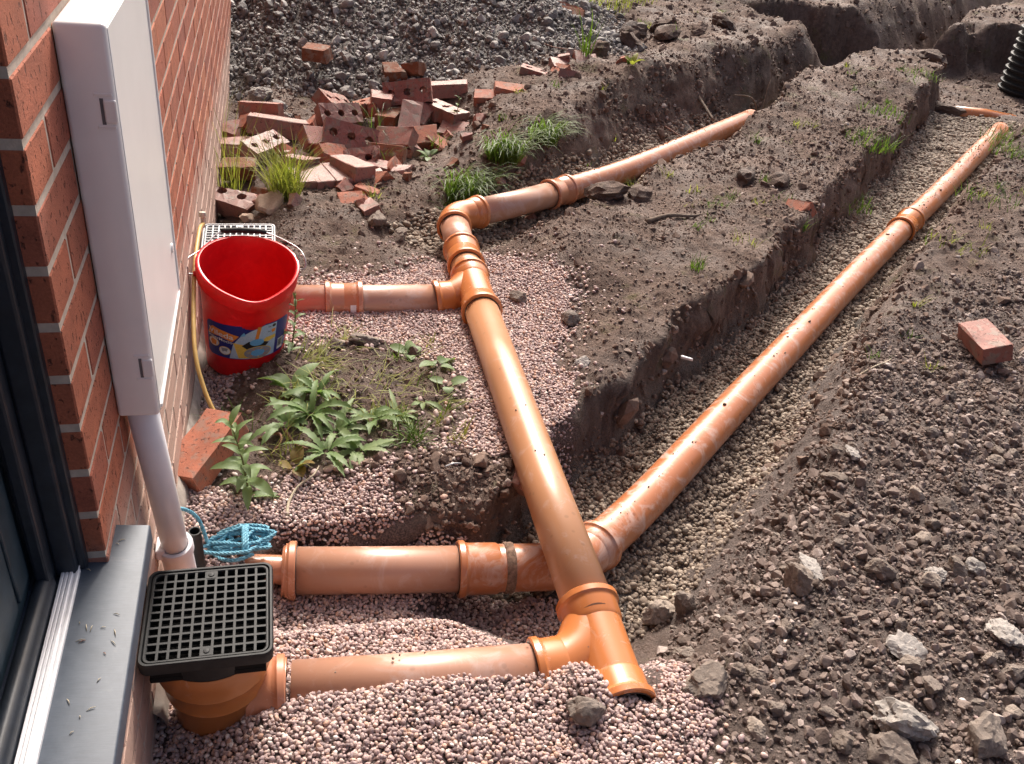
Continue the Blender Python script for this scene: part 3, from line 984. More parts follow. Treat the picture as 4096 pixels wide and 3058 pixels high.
pipe_thing([(0.245, 1.127, 0.036), (0.48, 1.113, 0.036), (0.745, 1.0995, 0.040)], "short pale orange pipe in gravel between the black gully and the near junction", M['pipe_pale'])
ps = empty("pipe_socket", (0, 0, 0))
tag(ps, "orange socket outlet joining the black gully to the near short pipe", "pipe fitting")
rod("spigot", (0.165, 1.131, 0.038), (0.24, 1.1275, 0.036), [(0, .0575), (0.03, .0575), (0.036, .0600), (.07, .0600)], M['fitting_pale'], ps)
socket((0.2345, 1.1277, 0.036), (-1, 0.01, 0), M['fitting_pale'], ps, length=.03)

# crossing pipe below the long pipe
pipe_thing([(0.250, 1.5285, -0.058), (0.45, 1.508, -0.060), (0.66, 1.4885, -0.062)], "thick pale orange pipe lying crosswise in the gravel hollow", M['pipe_pale'])
ec = empty("pipe_end_cap", (0, 0, 0))
tag(ec, "salmon orange socket end with small spigot at the left end of the crosswise pipe", "pipe fitting")
socket((0.262, 1.5275, -0.058), (-1, 0.085, 0), M['fitting_pale'], ec, length=.03)
rod("reducer", (0.236, 1.530, -0.056), (0.15, 1.537, -0.045), [(0, .061), (.004, .0610), (.006, .034), (.09, .031)], M['fitting_pale'], ec)
pb = empty("pipe_bend", (0, 0, 0))
tag(pb, "dusty orange pipe bend passing under the long pipe", "pipe bend")
socket((0.632, 1.4905, -0.062), (1, -.07, -.01), M['pipe_dusty'], pb, length=.10)
tube("elbow", catmull([(0.70, 1.4865, -.0625), (0.80, 1.480, -.066), (0.885, 1.480, -.070), (0.945, 1.5015, -.075), (1.030, 1.569, -.083)], 8), 0.0572, M['pipe_dusty'], pb, 48, False)
rod("mortar_joint", (0.742, 1.4840, -.064), (0.766, 1.4825, -.0645), [(0, .0572), (0.001, .0600), (.006, .0622), (.012, .0606), (.018, .0618), (.023, .0595), (.024, .0572)], M['joint'], pb)
socket((1.010, 1.5525, -.082), (-.76, -.65, .06), M['pipe_dusty'], pb, length=.05)

RPATH = [(0.990, 1.535, -0.081), (1.20, 1.715, -.093), (1.64, 2.120, -.10), (2.06, 2.50, -.10), (2.44, 2.845, -.10), (2.83, 3.195, -.10), (3.26, 3.575, -.10)]
pipe_thing(catmull(RPATH, 5), "long dusty orange pipe in the right-hand trench, near length", M['pipe_dusty'])
pipe_thing(catmull([(3.20, 3.522, -.10), (3.70, 3.955, -.10), (4.20, 4.40, -.10), (4.95, 5.07, -.105)], 5), "mud-spattered orange pipe in the far end of the right-hand trench", M['pipe_dusty'])
cp = empty("pipe_coupling", (0, 0, 0))
tag(cp, "orange coupling between two lengths of pipe in the right-hand trench", "pipe coupling")
ca, cb = Vector((3.140, 3.468, -.10)), Vector((3.280, 3.592, -.10)); dd = (cb - ca).normalized()
socket(ca, dd, M['fitting'], cp, length=.10); socket(cb, -dd, M['fitting'], cp, length=.10)

# far end of the long pipe: stub, coupling, bend, and the upper trench pipe
pipe_thing([(0.880, 2.70, 0.069), (0.884, 2.86, 0.066)], "short orange stub just beyond the far T-junction", M['pipe'])
cp = empty("pipe_coupling", (0, 0, 0))
tag(cp, "orange ringed coupling between the far T-junction and the elbow", "pipe coupling")
ca, cb = Vector((0.8825, 2.805, 0.067)), Vector((0.890, 2.955, 0.063)); dd = (cb - ca).normalized()
socket(ca, dd, M['fitting'], cp, length=.11); socket(cb, -dd, M['fitting'], cp, length=.11)
pipe_thing([(0.887, 2.90, 0.064), (0.905, 3.21, 0.056)], "shiny tan pipe length between the coupling and the elbow", M['pipe_pale'])
el = empty("pipe_elbow", (0, 0, 0))
tag(el, "bright orange elbow turning the pipe into the upper trench", "pipe bend")
EP = catmull([(0.899, 3.155, 0.058), (0.906, 3.215, 0.055), (0.935, 3.268, 0.052), (0.985, 3.300, 0.049), (1.030, 3.3265, 0.046)], 7)
tube("bend", EP, 0.0572, M['fitting'], el, 48, False)
socket((0.898, 3.145, 0.058), (0.08, 1, -.03), M['fitting'], el, length=.055)
socket((1.034, 3.329, 0.046), (-.84, -.53, .04), M['fitting'], el, length=.055)
pipe_thing([(1.00, 3.308, 0.047), (1.215, 3.440, 0.035), (1.44, 3.595, 0.022)], "pale dusty pipe leading from the elbow into the upper trench", M['pipe_pale'])
cp = empty("pipe_coupling", (0, 0, 0))
tag(cp, "muddy orange coupling halfway along the upper trench pipe", "pipe coupling")
ca, cb = Vector((1.385, 3.557, 0.025)), Vector((1.495, 3.640, 0.020)); dd = (cb - ca).normalized()
socket(ca, dd, M['fitting_pale'], cp, length=.08); socket(cb, -dd, M['fitting_pale'], cp, length=.08)
pipe_thing(catmull([(1.42, 3.583, .022), (1.846, 3.874, .018), (2.461, 4.368, .018), (2.95, 4.80, .0)], 5), "muddy pipe disappearing under soil in the upper trench", M['pipe_dusty'])

# short pipe beside the bucket
pipe_thing([(0.20, 2.640, 0.030), (0.50, 2.632, 0.030), (0.77, 2.6245, 0.0325)], "short beige pipe on gravel between the red bucket and the far junction", M['pipe_pale'])
cp = empty("pipe_coupling", (0, 0, 0))
tag(cp, "pinkish coupling with small white sticker on the pipe beside the bucket", "pipe coupling")
ca, cb = Vector((0.384, 2.6350, 0.030)), Vector((0.505, 2.632, 0.030)); dd = (cb - ca).normalized()
socket(ca, dd, M['fitting_pale'], cp, length=.085); socket(cb, -dd, M['fitting_pale'], cp, length=.085)
vs, fs = [], []
for i in range(2):
    for k in range(6):
        a = math.radians(18 - 7 * k)
        vs.append((0.462 + 0.022 * i, 2.633 - 0.0624 * math.cos(a), 0.030 + 0.0624 * math.sin(a)))
for k in range(5):
    fs.append((k, k + 1, 6 + k + 1, 6 + k))
mesh_obj("sticker", vs, fs, M['white_plastic'], cp)

# bit of orange pipe showing at the far pit, and the black corrugated chamber riser
pipe_thing([(4.92, 5.62, -0.165), (5.25, 5.60, -.175), (5.50, 5.585, -.205)], "short bright orange pipe end showing in the far pit near the black riser", M['fitting'])
cr = empty("inspection_chamber", (6.25, 6.36, -0.24))
tag(cr, "black corrugated plastic chamber riser standing in the far pit", "chamber")
pr = []
zz = 0.0
for k in range(18):
    pr += [(0.215, zz), (0.226, zz + .006), (0.226, zz + .018), (0.215, zz + .024), (0.205, zz + .026), (0.205, zz + .050)]
    zz += 0.052
lathe("shaft", pr, M['black_plastic'], cr, (0, 0, 0), 64)
lathe("rim", [(0.205, zz), (0.240, zz), (0.240, zz + .03), (0.20, zz + .03), (0.19, zz - .2)], M['black_plastic'], cr, (0, 0, 0), 64)

# black stub pipe beside the conduit
st = empty("black_pipe_stub", (0.075, 1.425, 0))
tag(st, "short open black plastic pipe stub behind the white conduit", "pipe")
rod("tube", (-.012, .03, -0.02), (-.012, .02, 0.165), [(0, .0125), (.185, .0125), (.185, .0100), (.12, .0095)], M['black_plastic'], st, 28)

# ------------------------------------------------------------------ red mop bucket
bk = empty("bucket", (0.147, 2.400, 0.0))
tag(bk, "red plastic mop bucket with blue printed label standing by the wall", "bucket")
BZ = -0.035


def zr(th):
    """rim height: lower towards the front pouring lip (th = 0 faces the front)"""
    t = (th + PI) % (2 * PI) - PI
    return 0.300 + 0.012 * math.cos(t + PI) - 0.038 * math.exp(-(t / 1.25) ** 2) - 0.006 * math.exp(-(t / 0.5) ** 2) + (-0.008 * math.sin(t))


FRONT = math.radians(-80)


def bpt(th, h, dr=0.0, zabs=None):
    """point on the bucket wall; th from the front, h 0..1 up the wall"""
    top = zr(th) - BZ
    z = h * top if zabs is None else zabs - BZ
    hh = z / 0.30
    r = 0.109 + 0.024 * min(hh, 1.05) + dr
    t = (th + PI) % (2 * PI) - PI
    r += 0.010 * math.exp(-(t / 0.30) ** 2) * ss(.6, 1.0, h if zabs is None else hh)
    cx = -0.014 + 0.026 * hh
    a = th + FRONT
    return Vector((cx + r * math.cos(a), r * math.sin(a), z + BZ))


prof = [(0.0, -0.10, None), (0.0, -.02, None), (0.015, -.006, None), (0.04, 0, None), (0.3, 0, None), (0.6, 0, None), (0.855, 0.0, None), (0.862, 0.003, None), (0.868, 0.0085, None), (0.93, 0.0095, None), (0.985, 0.0095, None), (0.998, .0075, None), (1.0, .003, None), (0.998, -.001, None), (.985, -.0025, None),
        (0.9, -.0025, None), (0.7, -.0025, None), (0.45, -.0025, None), (0.2, -.0025, None), (0.05, -.003, None), (0.02, -.012, None), (0.015, -.1085, None)]
SEG = 96
vs, fs = [], []
for h, dr, _ in prof:
    for k in range(SEG):
        vs.append(bpt(2 * PI * k / SEG, h, dr))
for i in range(len(prof) - 1):
    for k in range(SEG):
        k2 = (k + 1) % SEG
        fs.append((i * SEG + k, i * SEG + k2, (i + 1) * SEG + k2, (i + 1) * SEG + k))
mr, nt, b = mat_new('red_bucket_plastic')
n = noise(nt, 9.0, 5, 0.6, obj_coord(nt))
n = noise(nt, 26.0, 8, 0.7, obj_coord(nt), 1.0)
cc = ramp(nt, n.outputs[0], [(0.3, (0.60, 0.008, 0.014)), (0.62, (0.74, 0.018, 0.022)), (0.74, (0.70, 0.10, 0.08))])
nt.links.new(cc.outputs[0], b.inputs["Base Color"]); b.inputs["Roughness"].default_value = 0.30
tr = nd(nt, "ShaderNodeBsdfTranslucent"); tr.inputs[0].default_value = (0.85, 0.02, 0.02, 1)
msd = nd(nt, "ShaderNodeMixShader"); msd.inputs[0].default_value = 0.2
nt.links.new(b.outputs[0], msd.inputs[1]); nt.links.new(tr.outputs[0], msd.inputs[2])
nt.links.new(msd.outputs[0], nt.nodes["Material Output"].inputs[0])
M['red'] = mr
bb_ = mesh_obj("body", vs, fs, mr, bk, True)
bb_.data.set_sharp_from_angle(angle=math.radians(60))
# wire handle lying back against the rim with dark grip
hl = bpt(-1.62, 0.90, 0.010); hr = bpt(1.62, .90, 0.010)
hp = [hl + Vector((0.004, 0, 0)), hl + Vector((-0.022, 0.0, 0.004)), hl + Vector((-0.020, 0.03, 0.030)), hl + Vector((0.012, 0.080, 0.034)), Vector((-0.055, 0.142, 0.325)), Vector((0.05, 0.144, 0.322)), hr + Vector((-0.010, 0.085, 0.038)), hr + Vector((0.020, .03, .030)), hr + Vector((0.022, 0, .004)), hr + Vector((-0.004, 0, 0))]
hnd = tube("handle", catmull(hp, 6), 0.0021, M['steel'], bk, 10)
tube("grip", [Vector((-0.064, 0.1405, 0.3252)), Vector((-0.055, 0.142, 0.3250)), Vector((-0.01, 0.1445, .3255)), Vector((.045, .1440, .3225)), Vector((0.066, 0.141, 0.3195))], [.006, .0078, .0085, .0078, .006], M['black_plastic'], hnd, 16)
for hq in (hl, hr):
    lathe("ear", [(0, .006), (.007, .005), (.009, -.004)], mr, bb_, hq, 16).rotation_euler = (0, PI / 2 * (1 if hq is hr else -1), 0)

# printed label, bent round the wall
LT0, LT1, LZ0, LZ1 = -1.22, 1.02, 0.040, 0.155


def lpt(s, t, lift=0.0006):
    th = LT0 + (LT1 - LT0) * s
    z = LZ0 + (LZ1 - LZ0) * t + 0.010 * math.cos(th * 1.1) * 0 
    return bpt(th, 0, lift, z)


def col_mat(name, c, rough=0.35):
    m, nt, b = mat_new(name)
    n = noise(nt, 300, 2, .5, obj_coord(nt))
    r = ramp(nt, n.outputs[0], [(0.3, tuple(v * .9 for v in c)), (0.7, tuple(min(1, v * 1.08) for v in c))])
    nt.links.new(r.outputs[0], b.inputs["Base Color"]); b.inputs["Roughness"].default_value = rough
    return m


INK = {'navy': col_mat('ink_navy', (0.015, 0.022, 0.20)), 'orange': col_mat('ink_orange', (0.78, 0.27, 0.04)), 'white': col_mat('ink_white', (0.78, 0.78, 0.78)),
       'pale': col_mat('ink_pale_blue', (0.42, 0.56, 0.70)), 'black': col_mat('ink_black', (0.02, 0.02, 0.022)), 'yellow': col_mat('ink_yellow', (0.80, 0.55, 0.10)),
       'sky': col_mat('ink_sky', (0.16, 0.45, 0.72)), 'grey': col_mat('ink_grey', (0.30, 0.31, 0.33))}


def patch(name, pts, ink, parent, lift):
    """flat print shape given as a polygon in label space, cut into strips so that it follows the curve"""
    bm = bmesh.new()
    vv = [bm.verts.new((x, y, 0)) for x, y in pts]
    f = bm.faces.new(vv)
    xs = [x for x, y in pts]
    x = math.ceil(min(xs) / 0.035) * 0.035
    while x < max(xs):
        bmesh.ops.bisect_plane(bm, geom=bm.verts[:] + bm.edges[:] + bm.faces[:], plane_co=(x, 0, 0), plane_no=(1, 0, 0))
        x += 0.035
    for v in bm.verts:
        v.co = lpt(v.co.x, v.co.y, lift)
    bmesh.ops.triangulate(bm, faces=bm.faces[:])
    bmesh.ops.recalc_face_normals(bm, faces=bm.faces[:])
    return bm_obj(name, bm, INK[ink], parent)


def disc(cx, cy, rx, ry, n=20):
    return [(cx + rx * math.cos(2 * PI * k / n), cy + ry * math.sin(2 * PI * k / n)) for k in range(n)]


def rrect(x0, x1, y0, y1, rx, ry, n=5):
    pts = []
    for cx, cy, a0 in ((x1 - rx, y1 - ry, 0), (x0 + rx, y1 - ry, 90), (x0 + rx, y0 + ry, 180), (x1 - rx, y0 + ry, 270)):
        for k in range(n + 1):
            a = math.radians(a0 + 90 * k / n)
            pts.append((cx + rx * math.cos(a), cy + ry * math.sin(a)))
    return pts


lab = patch("label", rrect(0, 1, 0, 1, .07, .14), 'navy', bk, 0.0008)
patch("panel", [(0.30, .02), (0.80, .02), (0.80, .97), (0.66, .97), (0.52, .85), (0.41, .68), (0.34, .45)], 'pale', lab, .0013)
patch("brand_band", [(0.02, .60), (0.06, .80), (0.10, .86), (0.25, .80), (0.40, .70), (0.37, .62), (0.33, .52), (0.18, .62)], 'orange', lab, .0014)
patch("handle_print", [(0.56, .55), (0.595, .55), (0.625, .95), (0.585, .95)], 'orange', lab, .0018)
patch("bucket_print", [(0.34, .50), (0.52, .42), (0.50, .04), (0.40, .04)], 'yellow', lab, .0017)
patch("mop_print", [(0.43, .42), (0.50, .28), (0.66, .30), (0.72, .44), (0.66, .50), (0.50, .54)], 'black', lab, .0020)
patch("mop_head_print", disc(0.585, .50, .075, .10), 'sky', lab, .0023)
patch("splash_print", [(0.62, .48), (0.68, .60), (0.79, .62), (0.795, .52), (0.72, .47)], 'yellow', lab, .0019)
patch("ring_print", disc(0.60, .19, .155, .19), 'yellow', lab, .0024)
patch("disc_print", disc(0.60, .19, .145, .175), 'grey', lab, .0027)
patch("wringer_print", disc(0.60, .19, .075, .10), 'sky', lab, .0033)
for k in range(7):
    a = 2 * PI * k / 7 + .3
    patch("spoke_print", [(0.60 + .078 * math.cos(a - .12), .19 + .10 * math.sin(a - .12)), (0.60 + .13 * math.cos(a), .19 + .16 * math.sin(a)), (0.60 + .078 * math.cos(a + .12), .19 + .10 * math.sin(a + .12))], 'yellow' if k % 2 else 'orange', lab, .0031)
patch("ring_print", disc(0.105, .40, .075, .125), 'yellow', lab, .0016)
patch("disc_print", disc(0.105, .40, .066, .110), 'white', lab, .0020)
patch("cloth_print", [(0.06, .42), (.09, .50), (.15, .45), (.14, .32), (.08, .31)], 'orange', lab, .0024)
patch("ring_print", disc(0.245, .22, .070, .125), 'yellow', lab, .0016)
patch("disc_print", disc(0.245, .22, .062, .110), 'white', lab, .0020)
patch("fibre_print", [(0.205, .30), (.285, .30), (.27, .20), (.255, .26), (.24, .2), (.225, .26), (.215, .19)], 'grey', lab, .0024)
patch("hole_print", disc(0.765, .90, .022, .045), 'black', lab, .0019)
patch("small_bucket_print", [(0.735, .80), (.79, .80), (.78, .70), (.745, .70)], 'orange', lab, .0019)
bc = patch("barcode_plate", [(0.845, .08), (0.935, .08), (0.935, .40), (0.845, .40)], 'white', lab, .0014)
xx = 0.852
rb2 = random.Random(5)
while xx < 0.925:
    w = rb2.choice((.003, .0045, .006))
    patch("barcode_bar", [(xx, .16), (xx + w, .16), (xx + w, .38), (xx, .38)], 'black', bc, .0018)
    xx += w + rb2.choice((.003, .0045))
for k, cn in enumerate(('sky', 'orange', 'yellow')):
    patch("swatch_print", [(0.96, .28 + k * .09), (0.985, .28 + k * .09), (0.985, .35 + k * .09), (0.96, .35 + k * .09)], cn, lab, .0014)
patch("leaf_print", [(0.41, .70), (.45, .82), (.47, .72)], 'sky', lab, .0016)


def label_text(name, txt, s0, t0, h, slope, ink, width, lift=0.0026):
    cu = bpy.data.curves.new(name, 'FONT'); cu.body = txt; cu.size = 1.0; cu.resolution_u = 3
    cu.offset = 0.012
    to = bpy.data.objects.new(name, cu); COL.objects.link(to)
    dg = bpy.context.evaluated_depsgraph_get()
    me = bpy.data.meshes.new_from_object(to.evaluated_get(dg))
    COL.objects.unlink(to); bpy.data.objects.remove(to); bpy.data.curves.remove(cu)
    xs = [v.co.x for v in me.vertices]; W = max(xs) - min(xs); xm = min(xs)
    for v in me.vertices:
        u = (v.co.x - xm) / W
        v.co = lpt(s0 + u * width, t0 + v.co.y * h + slope * u, lift)
    me.materials.append(INK[ink])
    o = bpy.data.objects.new(name, me)
    link(o, lab)
    return o


label_text("brand_lettering", "Vileda", 0.045, .68, .20, -.09, 'white', .30)
label_text("product_lettering", "SuperMocio", 0.035, .555, .115, -.10, 'white', .30)
label_text("count_lettering", "1x", 0.70, .875, .07, 0, 'black', .03)
label_text("count_lettering", "1x", 0.695, .735, .07, 0, 'black', .03)

# tan cable hanging down the wall beside the bucket
cb_ = empty("cable", (0, 0, 0))
tag(cb_, "tan flexible cable with a pale plug drooping past the left of the bucket", "cable")
CPTS = [(0.022, 2.700, 0.275), (0.016, 2.62, 0.285), (0.014, 2.40, 0.262), (0.020, 2.16, 0.17), (0.045, 2.06, 0.09), (0.085, 1.99, 0.025), (0.11, 1.95, 0.0)]
tube("cord", catmull(CPTS, 8), 0.0058, plain('cable_sheath', (0.52, 0.34, 0.11), 0.45, 0.4, .12, 40), cb_, 14)
rod("plug", (0.022, 2.705, 0.26), (0.022, 2.715, 0.31), [(0, .006), (.03, .0065), (.034, .011), (.042, .012), (.048, .010), (.05, .0)], plain('plug_plastic', (0.55, .52, .42), .4), cb_, 20)

# ------------------------------------------------------------------ blue rope hank
mro, nt, b = mat_new('blue_rope_fibre')
oc = obj_coord(nt)
n = noise(nt, 120, 4, .6, oc)
cc = ramp(nt, n.outputs[0], [(0.3, (0.055, 0.20, 0.30)), (0.55, (0.14, 0.40, 0.52)), (0.75, (0.30, 0.55, 0.64))])
nt.links.new(cc.outputs[0], b.inputs["Base Color"]); b.inputs["Roughness"].default_value = .6
n2 = noise(nt, 600, 2, .5, oc); bump(nt, b, n2.outputs[0], .4, .001)
M['rope'] = mro
rp = empty("rope", (0, 0, 0))
tag(rp, "hank of light blue twisted rope lying on the pink gravel", "rope")


def rope_part(name, pts, R=0.0044, n=7, pitch=0.026):
    C = catmull(pts, n)
    # resample evenly
    L = [0]
    for a, b2 in zip(C[:-1], C[1:]): L.append(L[-1] + (b2 - a).length)
    tot = L[-1]; cnt = max(8, int(tot / 0.0045))
    E_ = []
    j = 0
    for i in range(cnt + 1):
        d = tot * i / cnt
        while j < len(L) - 2 and L[j + 1] < d: j += 1
        f = (d - L[j]) / max(1e-9, L[j + 1] - L[j])
        E_.append(C[j].lerp(C[j + 1], f))
    P, T, N = frames(E_)
    vs, fs = [], []
    for s in range(3):
        sp_ = []
        for i, (p, t, nn) in enumerate(zip(P, T, N)):
            bb = t.cross(nn); a = 2 * PI * (tot * i / cnt / pitch + s / 3)
            sp_.append(p + (nn * math.cos(a) + bb * math.sin(a)) * R * 0.52)
        v, f = tube_vf(sp_, R * 0.56, 6, True, len(vs))
        vs += v; fs += f
    return mesh_obj(name, vs, fs, mro, rp, True)


rr_ = random.Random(4)
gz = lambda x, y: tz(x, y)
c0 = Vector((0.137, 1.552, 0)); zb = max(gz(.137, 1.55), gz(.10, 1.55), gz(.18, 1.55)) + 0.008
loops = []
for k in range(7):
    lx = 0.052 + rr_.uniform(-.012, .014); ly = 0.026 + rr_.uniform(-.008, .012)
    ox = rr_.uniform(-.012, .012); oy = rr_.uniform(-.010, .010); ph = rr_.uniform(0, 6.28); zz = zb + 0.0030 * k
    for q in range(10):
        a = ph + 2 * PI * q / 10
        wob = 1 + rr_.uniform(-.14, .14)
        loops.append(c0 + Vector((ox + lx * math.cos(a) * wob + .02 * math.cos(3 * a + k), oy + ly * math.sin(a) * wob, zz + rr_.uniform(-.003, .005) - abs(math.cos(a)) * .006)))
rope_part("hank", loops)
wr_pts = []
for k in range(3):
    for q in range(8):
        a = 2 * PI * q / 8
        wr_pts.append(c0 + Vector((0.012 + .004 * k + .002 * q / 8, 0.040 * math.cos(a), zb + 0.008 + .018 * math.sin(a))))
rope_part("binding", wr_pts)
tl = [Vector((0.17, 1.512, zb)), Vector((.14, 1.497, zb + .002)), Vector((0.115, 1.50, zb)), Vector((0.092, 1.52, gz(.092, 1.52) + .008)), Vector((0.075, 1.545, gz(.075, 1.545) + .012)), Vector((0.058, 1.560, .09)), Vector((0.035, 1.53, .15)), Vector((0.012, 1.47, .20)), Vector((0.011, 1.40, .22)), Vector((0.013, 1.36, .17))]
rope_part("tail", tl)
# ------------------------------------------------------------------ loose bricks
def perforated_bm():
    """brick with three round holes through it, length along x, centred"""
    bm = bmesh.new()
    L, W, H, R, N = 0.215, 0.1025, 0.065, 0.0165, 16
    for c in range(3):
        cx = (c - 1) * L / 3
        hx, hy = L / 6, W / 2
        ring_o, ring_i = [], []
        for k in range(N):
            a = 2 * PI * (k + 0.5) / N
            ca, sa = math.cos(a), math.sin(a)
            t = min(hx / abs(ca), hy / abs(sa))
            ox, oy = ca * t, sa * t
            # snap nearest corner
            ring_o.append([cx + ox, oy]); ring_i.append((cx + R * ca, R * sa))
        for sx in (1, -1):
            for sy in (1, -1):
                k = min(range(N), key=lambda q: (ring_o[q][0] - cx - sx * hx) ** 2 + (ring_o[q][1] - sy * hy) ** 2)
                ring_o[k] = [cx + sx * hx, sy * hy]
        V_ = {}
        for z in (-H / 2, H / 2):
            V_['o', z] = [bm.verts.new((x, y, z)) for x, y in ring_o]
            V_['i', z] = [bm.verts.new((x, y, z)) for x, y in ring_i]
        for k in range(N):
            k2 = (k + 1) % N
            t, b_ = H / 2, -H / 2
            bm.faces.new((V_['i', t][k], V_['o', t][k], V_['o', t][k2], V_['i', t][k2]))
            bm.faces.new((V_['i', b_][k2], V_['o', b_][k2], V_['o', b_][k], V_['i', b_][k]))
            bm.faces.new((V_['i', t][k2], V_['i', b_][k2], V_['i', b_][k], V_['i', t][k]))
            o1, o2 = ring_o[k], ring_o[k2]
            inner = (abs(o1[0] - cx - hx) < 1e-6 and abs(o2[0] - cx - hx) < 1e-6 and c < 2) or (abs(o1[0] - cx + hx) < 1e-6 and abs(o2[0] - cx + hx) < 1e-6 and c > 0)
            if not inner:
                bm.faces.new((V_['o', t][k], V_['o', b_][k], V_['o', b_][k2], V_['o', t][k2]))
    bmesh.ops.remove_doubles(bm, verts=bm.verts[:], dist=1e-4)
    return bm


def solid_bm():
    bm = bmesh.new()
    bm_box(bm, -.1075, .1075, -.05125, .05125, -.0325, .0325)
    for ax_, cuts in ((0, (-.06, 0, .06)), (1, (0,)), (2, ())):
        for cpos in cuts:
            co = [0, 0, 0]; no = [0, 0, 0]; co[ax_] = cpos; no[ax_] = 1
            bmesh.ops.bisect_plane(bm, geom=bm.verts[:] + bm.edges[:] + bm.faces[:], plane_co=co, plane_no=no)
    sharp = [e for e in bm.edges if len(e.link_faces) == 2 and e.calc_face_angle(0) > 1]
    bmesh.ops.bevel(bm, geom=sharp, offset=0.0035, segments=2, affect='EDGES', profile=.6)
    return bm


def chip(bm, rng, amp=0.0022):
    for v in bm.verts:
        n = Vector((rng.uniform(-1, 1), rng.uniform(-1, 1), rng.uniform(-1, 1)))
        v.co += n * amp * (2.4 if rng.random() < .08 else .6)


def cut(bm, co, no):
    r = bmesh.ops.bisect_plane(bm, geom=bm.verts[:] + bm.edges[:] + bm.faces[:], plane_co=co, plane_no=no, clear_outer=True)
    es = [e for e in bm.edges if e.is_boundary]
    if es:
        try:
            f = bmesh.ops.holes_fill(bm, edges=es, sides=0)
            bmesh.ops.triangulate(bm, faces=f['faces'])
            rough = bmesh.ops.subdivide_edges(bm, edges=[e for fc in f['faces'] if fc.is_valid for e in fc.edges], cuts=1)
        except Exception:
            pass


def loose_brick_me(kind, lf, seed, mat):
    rng = random.Random(seed)
    bm = perforated_bm() if kind in 'hc' else solid_bm()
    if kind in 'bc' or lf < 0.98:
        x = -0.1075 + 0.215 * lf
        tilt = 0.45 if kind in 'bc' else 0.06
        cut(bm, (x, 0, 0), Vector((1, rng.uniform(-tilt, tilt), rng.uniform(-tilt, tilt))).normalized())
        if kind in 'bc':
            for v in bm.verts:
                if v.co.x > x - .03:
                    v.co += Vector((rng.uniform(-.009, .004), rng.uniform(-.003, .003), rng.uniform(-.003, .003)))
            if rng.random() < .7:
                s = rng.choice((-1, 1)); t = rng.choice((-1, 1))
                cut(bm, (rng.uniform(-.09, -.02), s * .035, t * .02), Vector((rng.uniform(-.6, .2), s, t * rng.uniform(.4, 1))).normalized())
        cx = sum(v.co.x for v in bm.verts) / len(bm.verts)
        for v in bm.verts: v.co.x -= cx
    chip(bm, rng)
    bmesh.ops.recalc_face_normals(bm, faces=bm.faces[:])
    me = bpy.data.meshes.new("loose_brick")
    bm.normal_update(); bm.to_mesh(me); bm.free()
    me.materials.append(mat)
    return me


